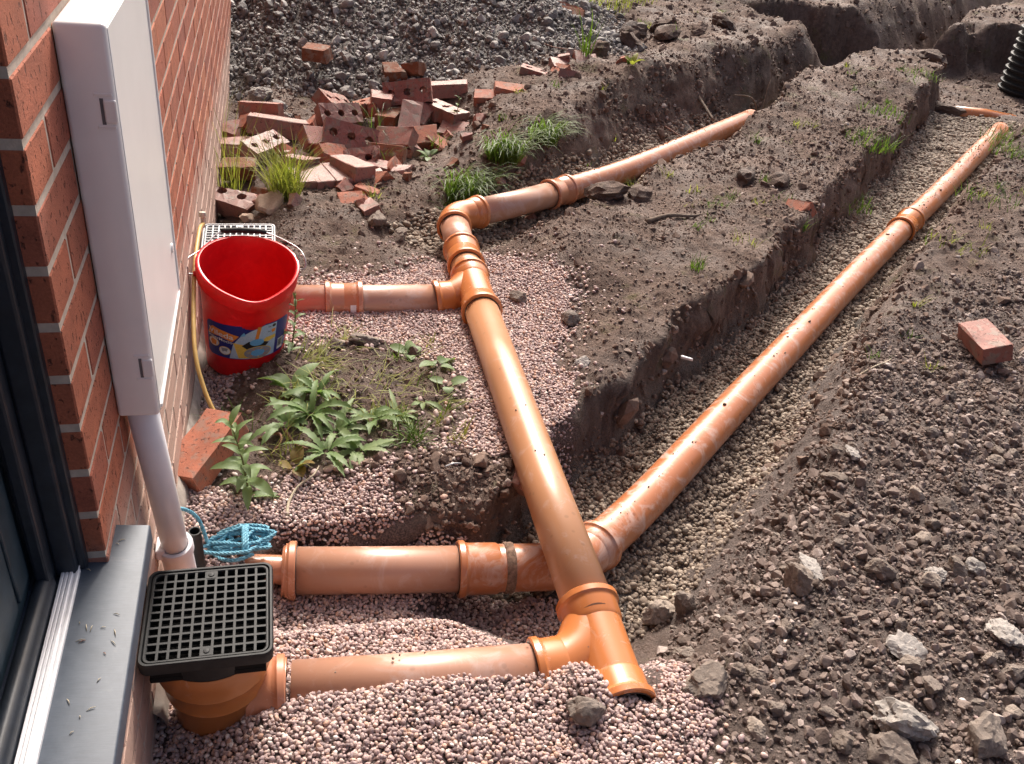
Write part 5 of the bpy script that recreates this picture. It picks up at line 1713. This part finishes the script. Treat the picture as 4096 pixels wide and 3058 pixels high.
M['rubble'] = stone_mat('rubble_stone', [(0, (0.133, 0.103, 0.084)), (.35, (0.190, 0.152, 0.124)), (.65, (0.165, 0.134, 0.114)), (.85, (0.235, 0.193, 0.159)), (1, (0.284, 0.230, 0.188))], .85, 'obj', .3)
M['heap_stone'] = stone_mat('heap_stone', [(0, (0.114, 0.104, 0.100)), (.4, (0.171, 0.157, 0.147)), (.7, (0.218, 0.199, 0.185)), (.9, (0.266, 0.247, 0.228)), (1, (0.361, 0.332, 0.304))], .75, 'obj', .25)
M['white_stone'] = stone_mat('pale_stone', [(0, (0.27, .245, .22)), (1, (0.35, .32, .295))], .9, 'obj', .35)
M['tan_stone'] = stone_mat('tan_stone', [(0, (0.34, .235, .165)), (1, (0.38, .27, .20))], .8, 'obj', .2)
RM = [rock_me(500 + k, M['rubble']) for k in range(12)]
HM = [rock_me(540 + k, M['heap_stone'], 10, 3, .13) for k in range(10)]


def stone(x, y, size, label, me, group, rng, flat=.75, sink=.35, name="stone", yaw=None):
    sx, sy, sz = size * rng.uniform(.85, 1.25), size * rng.uniform(.7, 1.0), size * rng.uniform(.75, 1.05) * flat
    o = inst(name, me, None, (x, y, tz(x, y) + sz * (1 - sink) * .9), (rng.uniform(-.35, .35), rng.uniform(-.35, .35), rng.uniform(0, 6.28) if yaw is None else yaw), (sx, sy, sz))
    return tag(o, label, "stone", group)


rs = random.Random(77)
WH = [rock_me(580 + k, M['white_stone'], 12, 4, .20) for k in range(3)]
TN = [rock_me(590 + k, M['tan_stone'], 9, 3, .08) for k in range(2)]
UN = "stones that stand out"
for x, y, s, lab_, me_, fl, sk in (
    (1.364, .835, .050, "big pale grey stone lump in the rubble at the lower right", WH[0], .8, .3),
    (1.30, .78, .040, "round dark stone at the bottom edge left of the pale lump", RM[0], .9, .3),
    (1.50, .78, .046, "large dark stone at the bottom right corner", RM[1], .85, .3),
    (1.728, 1.633, .028, "small white stone on rubble above the middle right", WH[1], .6, .3),
    (1.716, 1.00, .045, "pale slab stone at the right edge below the rubble slope", WH[2], .45, .3),
    (1.474, .994, .040, "flat bluish-white slate chip lying in the rubble", WH[1], .35, .3),
    (1.795, 1.20, .026, "small white stone near the right edge", WH[0], .7, .3),
    (1.68, 1.19, .024, "white pebble right of the large dark stone", WH[2], .7, .3),
    (1.41, 1.265, .032, "pale flat stone beside the large dark stone in the middle of the rubble", WH[1], .45, .3),
    (0.925, 1.120, .034, "dark stone resting against the near T-junction", RM[2], .85, .2),
    (0.760, .945, .036, "grey stone on the gravel left of the junction's open end", RM[3], .8, .3),
    (1.026, .985, .044, "wedge-shaped grey stone right of the junction's open end", RM[4], .8, .3),
    (1.345, 1.215, .040, "big rough dark stone in the middle of the rubble", RM[5], .85, .25),
    (1.10, 1.34, .042, "dark angular stone near the end of the pipe bend", RM[6], .85, .3),
    (1.155, 1.325, .036, "rounded stone beside the dark angular stone", RM[7], .8, .3),
    (0.204, 3.46, .062, "tan oblong stone behind the silvery grate", TN[0], .65, .3),
    (0.125, 3.43, .035, "small pink stone left of the tan oblong stone", TN[1], .7, .3),
    (0.172, 4.87, .062, "white-topped cracked stone on the left of the heap", WH[2], .7, .25),
    (0.26, 4.66, .048, "grey stone wedged under the white-topped stone", HM[0], .8, .3),
    (0.30, 4.50, .030, "small white cube-like stone among the bricks by the wall", WH[0], .9, .3),
    (0.494, 2.387, .040, "brown clod of soil on the weedy patch", RM[8], .7, .3),
    (0.405, 2.37, .024, "small flat stone beside the brown clod", RM[9], .6, .3),
    (0.62, 3.30, .045, "muddy stone on the soil between grate and elbow", RM[10], .7, .4),
    (0.70, 3.22, .034, "grey stone on the soil nearer the elbow", RM[11], .7, .4),
    (1.03, 2.62, .030, "dark stone on gravel right of the far T-junction", RM[2], .8, .3),
    (1.16, 2.43, .034, "grey stone at the gravel edge right of the long pipe", RM[3], .7, .3),
    (1.12, 2.17, .026, "pale flat stone on the tip of the earth bank", WH[1], .4, .3),
):
    stone(x, y, s, lab_, me_, UN, rs, fl, sk)
# rubble slope to the right: the stones that show largest
cnt = 0
placed = []
tries = 0
while cnt < 150 and tries < 6000:
    tries += 1
    x = rs.uniform(.98, 2.75); y = rs.uniform(.72, 2.15)
    if y > 1.35 + .55 * (x - 1.0) or (x < 1.1 and y > 1.3): continue
    s_q = rs.choice((.010, .012, .014, .016, .018, .022, .027))
    if any((x - a) ** 2 + (y - b_) ** 2 < (s_q + c_) ** 2 * .9 for a, b_, c_ in placed): continue
    placed.append((x, y, s_q)); cnt += 1
    stone(x, y, s_q, "rough grey-brown stone lying in the rubble slope right of the pipes", rs.choice(RM), "stones in the rubble slope", rs, .8, .4)
cnt = 0; placed = []; tries = 0
while cnt < 110 and tries < 6000:
    tries += 1
    x = rs.uniform(.03, 2.3); y = rs.uniform(4.75, 6.6)
    if heap_d(np.array([x]), np.array([y]))[0] < 0: continue
    s_q = rs.choice((.018, .020, .024, .028, .034, .042))
    if any((x - a) ** 2 + (y - b_) ** 2 < (s_q + c_) ** 2 * .9 for a, b_, c_ in placed): continue
    placed.append((x, y, s_q)); cnt += 1
    stone(x, y, s_q, "rounded grey stone lying on the aggregate heap behind the bricks", rs.choice(HM), "stones on the aggregate heap", rs, .8, .4)
# soil clods along the far bank top
CM = [rock_me(620 + k, M['earth'], 9, 3, .22) for k in range(5)]
for x, y, s in ((2.35, 5.32, .10), (2.62, 5.52, .09), (2.50, 5.75, .11), (2.75, 5.85, .08), (2.05, 5.05, .07), (2.95, 5.75, .07), (1.62, 3.46, .08), (1.75, 3.42, .06), (2.36, 3.66, .07), (2.50, 3.58, .06), (3.25, 6.05, .09), (5.05, 6.12, .13), (4.9, 5.6, .11), (3.05, 3.75, .06)):
    o = stone(x, y, s, "dark crumbly clod of dug earth on the trench edge", rs.choice(CM), "clods of dug earth", rs, .6, .45, "earth_clod")
    o["category"] = "clod"

# ------------------------------------------------------------------ loose gravel and crumbs (uncountable)
def scatter(name, label, P, S, Rr, rnd, mat, angular=False, nvar=8, amp=.45, cat="gravel", freq=1.1):
    n = len(P)
    me = bpy.data.meshes.new(name)
    me.vertices.add(n); me.vertices.foreach_set("co", P.astype(np.float32).ravel())
    for nm, ty, key, arr in (("rot", 'FLOAT_VECTOR', "vector", Rr), ("scl", 'FLOAT_VECTOR', "vector", S), ("rnd", 'FLOAT', "value", rnd)):
        a = me.attributes.new(nm, ty, 'POINT'); a.data.foreach_set(key, arr.astype(np.float32).ravel())
    a = me.attributes.new("pick", 'INT', 'POINT'); a.data.foreach_set("value", RNG.integers(0, nvar, n).astype(np.int32))
    o = link(bpy.data.objects.new(name, me))
    tag(o, label, cat, kind="stuff")
    me.materials.append(mat)
    ng = bpy.data.node_groups.new(name + "_nodes", 'GeometryNodeTree')
    ng.interface.new_socket("Geometry", in_out='INPUT', socket_type='NodeSocketGeometry')
    ng.interface.new_socket("Geometry", in_out='OUTPUT', socket_type='NodeSocketGeometry')
    N_ = ng.nodes; LK = ng.links.new
    gi, go = N_.new('NodeGroupInput'), N_.new('NodeGroupOutput')
    gti = N_.new('GeometryNodeGeometryToInstance')
    for v in range(nvar):
        if angular:
            # broken stone: convex hull of a few random points
            pn = N_.new('GeometryNodePoints'); pn.inputs['Count'].default_value = 15 + v
            rv = N_.new('FunctionNodeRandomValue'); rv.data_type = 'FLOAT_VECTOR'
            rv.inputs[0].default_value = (-1, -1, -1); rv.inputs[1].default_value = (1, 1, 1)
            rv.inputs['Seed'].default_value = 11 + 7 * v
            nz = N_.new('ShaderNodeVectorMath'); nz.operation = 'NORMALIZE'
            LK([q for q in rv.outputs if q.enabled][0], nz.inputs[0])
            LK(nz.outputs[0], pn.inputs['Position'])
            ch = N_.new('GeometryNodeConvexHull'); LK(pn.outputs[0], ch.inputs[0])
            sh_ = N_.new('GeometryNodeSetShadeSmooth'); sh_.inputs['Shade Smooth'].default_value = False
            LK(ch.outputs[0], sh_.inputs[0])
            sm_ = N_.new('GeometryNodeSetMaterial'); sm_.inputs['Material'].default_value = mat
            LK(sh_.outputs[0], sm_.inputs[0]); LK(sm_.outputs[0], gti.inputs[0])
            continue
        ico = N_.new('GeometryNodeMeshIcoSphere'); ico.inputs['Radius'].default_value = 1.0; ico.inputs['Subdivisions'].default_value = 2 if not angular else 2
        sp_ = N_.new('GeometryNodeSetPosition'); LK(ico.outputs['Mesh'], sp_.inputs['Geometry'])
        tx = N_.new('ShaderNodeTexNoise'); tx.noise_dimensions = '4D'; tx.inputs['W'].default_value = 3.7 * v + 1.3
        tx.inputs['Scale'].default_value = freq; tx.inputs['Detail'].default_value = 1.0
        po = N_.new('GeometryNodeInputPosition'); LK(po.outputs[0], tx.inputs['Vector'])
        sb = N_.new('ShaderNodeMath'); sb.operation = 'SUBTRACT'; sb.inputs[1].default_value = .5
        LK(tx.outputs[0], sb.inputs[0])
        ml = N_.new('ShaderNodeMath'); ml.operation = 'MULTIPLY'; ml.inputs[1].default_value = amp * 2
        LK(sb.outputs[0], ml.inputs[0])
        vs_ = N_.new('ShaderNodeVectorMath'); vs_.operation = 'SCALE'
        LK(po.outputs[0], vs_.inputs[0]); LK(ml.outputs[0], vs_.inputs['Scale'])
        LK(vs_.outputs[0], sp_.inputs['Offset'])
        sh_ = N_.new('GeometryNodeSetShadeSmooth'); sh_.inputs['Shade Smooth'].default_value = not angular
        LK(sp_.outputs[0], sh_.inputs[0])
        sm_ = N_.new('GeometryNodeSetMaterial'); sm_.inputs['Material'].default_value = mat
        LK(sh_.outputs[0], sm_.inputs[0]); LK(sm_.outputs[0], gti.inputs[0])
    iop = N_.new('GeometryNodeInstanceOnPoints')
    LK(gi.outputs[0], iop.inputs['Points']); LK(gti.outputs[0], iop.inputs['Instance'])
    iop.inputs['Pick Instance'].default_value = True
    def na(nm, ty):
        q = N_.new('GeometryNodeInputNamedAttribute'); q.data_type = ty; q.inputs['Name'].default_value = nm
        return [s for s in q.outputs if s.enabled and s.name == 'Attribute'][0]
    LK(na("pick", 'INT'), iop.inputs['Instance Index'])
    er_ = N_.new('FunctionNodeEulerToRotation'); LK(na("rot", 'FLOAT_VECTOR'), er_.inputs[0]); LK(er_.outputs[0], iop.inputs['Rotation'])
    LK(na("scl", 'FLOAT_VECTOR'), iop.inputs['Scale'])
    LK(iop.outputs[0], go.inputs[0])
    md = o.modifiers.new("scatter", 'NODES'); md.node_group = ng
    return o


def jitter_grid(x0, x1, y0, y1, step):
    xs = np.arange(x0, x1, step); ys = np.arange(y0, y1, step)
    X, Y = np.meshgrid(xs, ys)
    X = X.ravel() + RNG.uniform(-.5, .5, X.size) * step; Y = Y.ravel() + RNG.uniform(-.5, .5, Y.size) * step
    return X, Y


def stones_at(X, Y, rad, flat=.7, sink=.3, tilt=.5, aniso=(.75, 1.3), lift=0.0):
    n = len(X)
    Z = terr(X, Y)
    r = rad if hasattr(rad, '__len__') else np.full(n, rad)
    S = np.stack([r * RNG.uniform(*aniso, n), r * RNG.uniform(.75, 1.1, n), r * RNG.uniform(.8, 1.15, n) * flat], 1)
    Rr = np.stack([RNG.uniform(-tilt, tilt, n), RNG.uniform(-tilt, tilt, n), RNG.uniform(0, 6.283, n)], 1)
    P = np.stack([X, Y, Z + S[:, 2] * (1 - 2 * sink) + lift], 1)
    return P, S, Rr, RNG.uniform(0, 1, n)


def inside_pipes(X, Y):
    """points hidden right under the pipes need no stones"""
    return (np.abs(X - .864) < .03) & (Y > 1.05) & (Y < 1.15)


# pink pea gravel by the house
M['pea'] = stone_mat('pea_gravel', [(0, (0.203, 0.150, 0.146)), (.2, (0.346, 0.246, 0.230)), (.45, (0.477, 0.343, 0.308)), (.62, (0.407, 0.295, 0.285)), (.78, (0.586, 0.445, 0.393)), (.9, (0.502, 0.301, 0.217)), (.96, (0.645, 0.553, 0.497)), (1, (0.740, 0.673, 0.618))], .55, 'inst', .12)
PP = []
for stp, rad, sk, lf_ in ((.0082, .0042, .30, 0), (.0094, .0044, .15, .0026)):
    X, Y = jitter_grid(.005, 1.3, .60, 3.3, stp)
    k = pink_mask(X, Y) & ~inside_pipes(X, Y)
    X, Y = X[k], Y[k]
    PP.append(stones_at(X, Y, np.clip(rad * RNG.lognormal(0, .26, len(X)), .0022, .0055), .72, sk, .9, (.8, 1.35), lf_))
# strays over the neighbouring soil
X, Y = jitter_grid(.05, 1.6, .62, 3.3, .014)
prob = np.zeros(len(X))
for q in range(8):
    a = q * PI / 4
    prob = np.maximum(prob, .75 * pink_mask(X + .035 * math.cos(a), Y + .035 * math.sin(a)))
    prob = np.maximum(prob, .28 * pink_mask(X + .09 * math.cos(a), Y + .09 * math.sin(a)))
prob = np.maximum(prob, .035)
steep = np.hypot(terr(X + .02, Y) - terr(X - .02, Y), terr(X, Y + .02) - terr(X, Y - .02)) / .04
k = (RNG.random(len(X)) < prob) & ~pink_mask(X, Y) & (steep < .55) & (terr(X, Y) > -.08)
PP.append(stones_at(X[k], Y[k], .0052 * RNG.lognormal(0, .28, k.sum()), .72, .3, .7))
PP = [np.concatenate(z_) for z_ in zip(*PP)]
scatter("pea_gravel", "pinkish rounded pea gravel spread along the house and under the pipes", *PP, M['pea'])

# beige-grey bedding gravel in the trenches
M['bedding'] = stone_mat('bedding_gravel', [(0, (0.128, 0.096, 0.074)), (.4, (0.208, 0.160, 0.121)), (.75, (0.278, 0.215, 0.165)), (1, (0.418, 0.348, 0.274))], .75, 'inst', .15)
X, Y = jitter_grid(.5, 5.6, 1.3, 6.2, .0135)
Z = terr(X, Y)
s1, o1 = axis_so(X, Y, RA, RD)
k1 = (o1 < .50) & (o1 > -.22) & (s1 > -.45) & (s1 < 5.7) & (Z < np.where(o1 > 0, -.135, -.07)) & ~pink_mask(X, Y)
s2, o2 = axis_so(X, Y, UA, UD)
k2 = (o2 < .2) & (o2 > -.24) & (s2 > -.22) & (s2 < 3.0) & (Z < .03) & (RNG.random(len(X)) < .85)
k = k1 | k2
PB = stones_at(X[k], Y[k], .0060 * RNG.lognormal(0, .28, k.sum()) * (1 + .12 * np.clip(Y[k] - 2, 0, 3)), .75, .25, .9)
PB2 = stones_at(X[k] + .006, Y[k] + .004, .0054 * RNG.lognormal(0, .28, k.sum()) * (1 + .12 * np.clip(Y[k] - 2, 0, 3)), .75, .1, .9)
PB = [np.concatenate(z_) for z_ in zip(PB, PB2)]
scatter("bedding_gravel", "grey-beige bedding gravel on the trench floors", *PB, M['bedding'], False)

# grey aggregate on the heap
M['aggregate'] = stone_mat('heap_aggregate', [(0, (0.105, 0.095, 0.09)), (.35, (0.17, 0.155, 0.145)), (.65, (0.235, 0.215, 0.20)), (.88, (0.30, 0.28, 0.26)), (1, (0.46, 0.43, 0.40))], .7, 'inst', .2)
X, Y = jitter_grid(.01, 2.7, 4.6, 8.4, .026)
hd = heap_d(X, Y)
k = (hd > -.12) & (RNG.random(len(X)) < np.clip((hd + .12) * 5, .15, .92))
rad = .0098 * RNG.lognormal(0, .5, k.sum())
PA = stones_at(X[k], Y[k], np.clip(rad, .006, .04), .8, .3, .9)
X, Y = jitter_grid(.01, 2.7, 4.6, 7.6, .026)
hd = heap_d(X, Y)
k = (hd > -.08) & (RNG.random(len(X)) < .9)
PA2 = stones_at(X[k], Y[k], np.clip(.0085 * RNG.lognormal(0, .3, k.sum()), .004, .02), .8, .2, .9)
PA = [np.concatenate(z_) for z_ in zip(PA, PA2)]
scatter("aggregate", "grey mixed aggregate heaped against the house behind the bricks", *PA, M['aggregate'], True, amp=.5)

# small stones and crumbs of the rubble slope at the right
M['rubble_small'] = stone_mat('rubble_gravel', [(0, (0.109, 0.079, 0.064)), (.4, (0.165, 0.123, 0.104)), (.75, (0.212, 0.163, 0.139)), (.93, (0.268, 0.211, 0.185)), (1, (0.414, 0.348, 0.314))], .85, 'inst', .25)
X, Y = jitter_grid(.93, 3.4, .65, 2.7, .0088)
edge = 1.55 + .52 * (X - 1.0)
prob = np.clip((edge + .25 - Y) / .35, .06, .95) * ss(.92, 1.0, X + .1 * fbm(X * 6, Y * 6, 88))
prob = prob * (.55 + .45 * ss(-.25, .25, fbm(X * 3.5, Y * 3.5, 90)))
k = (RNG.random(len(X)) < prob) & ~pink_mask(X, Y) & (terr(X, Y) > -.09)
rad = np.clip(.0042 * RNG.lognormal(0, .58, k.sum()), .0018, .017)
PS = stones_at(X[k], Y[k], rad, .8, .3, .9)
scatter("rubble_gravel", "grey-brown stony rubble covering the slope at the lower right", *PS, M['rubble_small'], True, amp=.5)

# soil crumbs over all bare earth
M['crumb'] = stone_mat('soil_crumbs', [(0, (0.101, 0.066, 0.051)), (.5, (0.153, 0.104, 0.081)), (.88, (0.207, 0.145, 0.113)), (.95, (0.263, 0.208, 0.178)), (1, (0.439, 0.367, 0.324))], .95, 'inst', .3)
PC = []
for (a, b_, c_, d_, stp, r_) in ((.02, 2.6, 1.55, 3.4, .0125, .0032), (.02, 4.2, 3.4, 5.4, .020, .0046), (1.6, 7.0, 5.4, 8.5, .042, .0085), (2.2, 4.6, 1.8, 4.6, .019, .0042)):
    X, Y = jitter_grid(a, b_, c_, d_, stp)
    k = ~pink_mask(X, Y) & (heap_d(X, Y) < .05) & (RNG.random(len(X)) < .4 + .6 * ss(-.3, .3, fbm(X * 4, Y * 4, 95)))
    PC.append(stones_at(X[k], Y[k], r_ * RNG.lognormal(0, .55, k.sum()), .65, .45, .9))
X, Y = jitter_grid(.36, .80, 1.55, 1.80, .010)
k = ~pink_mask(X, Y) & (RNG.random(len(X)) < .8)
PC.append(stones_at(X[k], Y[k], .0052 * RNG.lognormal(0, .55, k.sum()), .8, .3, .9))
# crumbs and lumps sticking to the steep trench sides
X, Y = jitter_grid(.9, 5.2, 1.7, 6.0, .022)
steep = np.hypot(terr(X + .02, Y) - terr(X - .02, Y), terr(X, Y + .02) - terr(X, Y - .02)) / .04
k = (steep > .7) & (RNG.random(len(X)) < .75) & ~pink_mask(X, Y)
PC.append(stones_at(X[k], Y[k], .0085 * RNG.lognormal(0, .5, k.sum()), .8, .4, 1.5))
PC = [np.concatenate(z_) for z_ in zip(*PC)]
scatter("soil_crumbs", "loose crumbs of dark earth on the trench banks", *PC, M['crumb'], True, amp=.55, cat="soil")
# pebbles and grit lying on top of the dusty pipes
def on_pipe(path, n, spread=.7):
    P, T, N = frames(path)
    out = []
    for _ in range(n):
        i = RNG.integers(0, len(P) - 1); f = RNG.random()
        p = P[i].lerp(P[i + 1], f)
        a = RNG.normal(0, spread * .4)
        bt = T[i].cross(N[i])
        out.append(p + (N[i] * math.cos(a) + bt * math.sin(a)) * (PR + .0006))
    return out
pts = on_pipe(catmull(RPATH, 5), 46, .5) + on_pipe([Vector((3.2, 3.51, -.1)), Vector((4.2, 4.40, -.10)), Vector((4.9, 5.03, -.1))], 170, .9) + on_pipe([Vector((1.5, 3.64, .02)), Vector((2.46, 4.368, .018))], 130, .9) \
    + on_pipe([Vector((.3, 1.141, .04)), Vector((.7, 1.122, .043))], 7, 1.2) + on_pipe([Vector((.66, 1.489, -.062)), Vector((.74, 1.484, -.064))], 8) + on_pipe([MA, MB], 5)
P_ = np.array([tuple(p) for p in pts]); n_ = len(P_)
r_ = .0028 * RNG.lognormal(0, .4, n_)
scatter("grit", "bits of grit and gravel lying on top of the pipes", P_, np.stack([r_, r_ * .9, r_ * .7], 1), RNG.uniform(0, 6, (n_, 3)), RNG.uniform(0, 1, n_), M['bedding'], True)
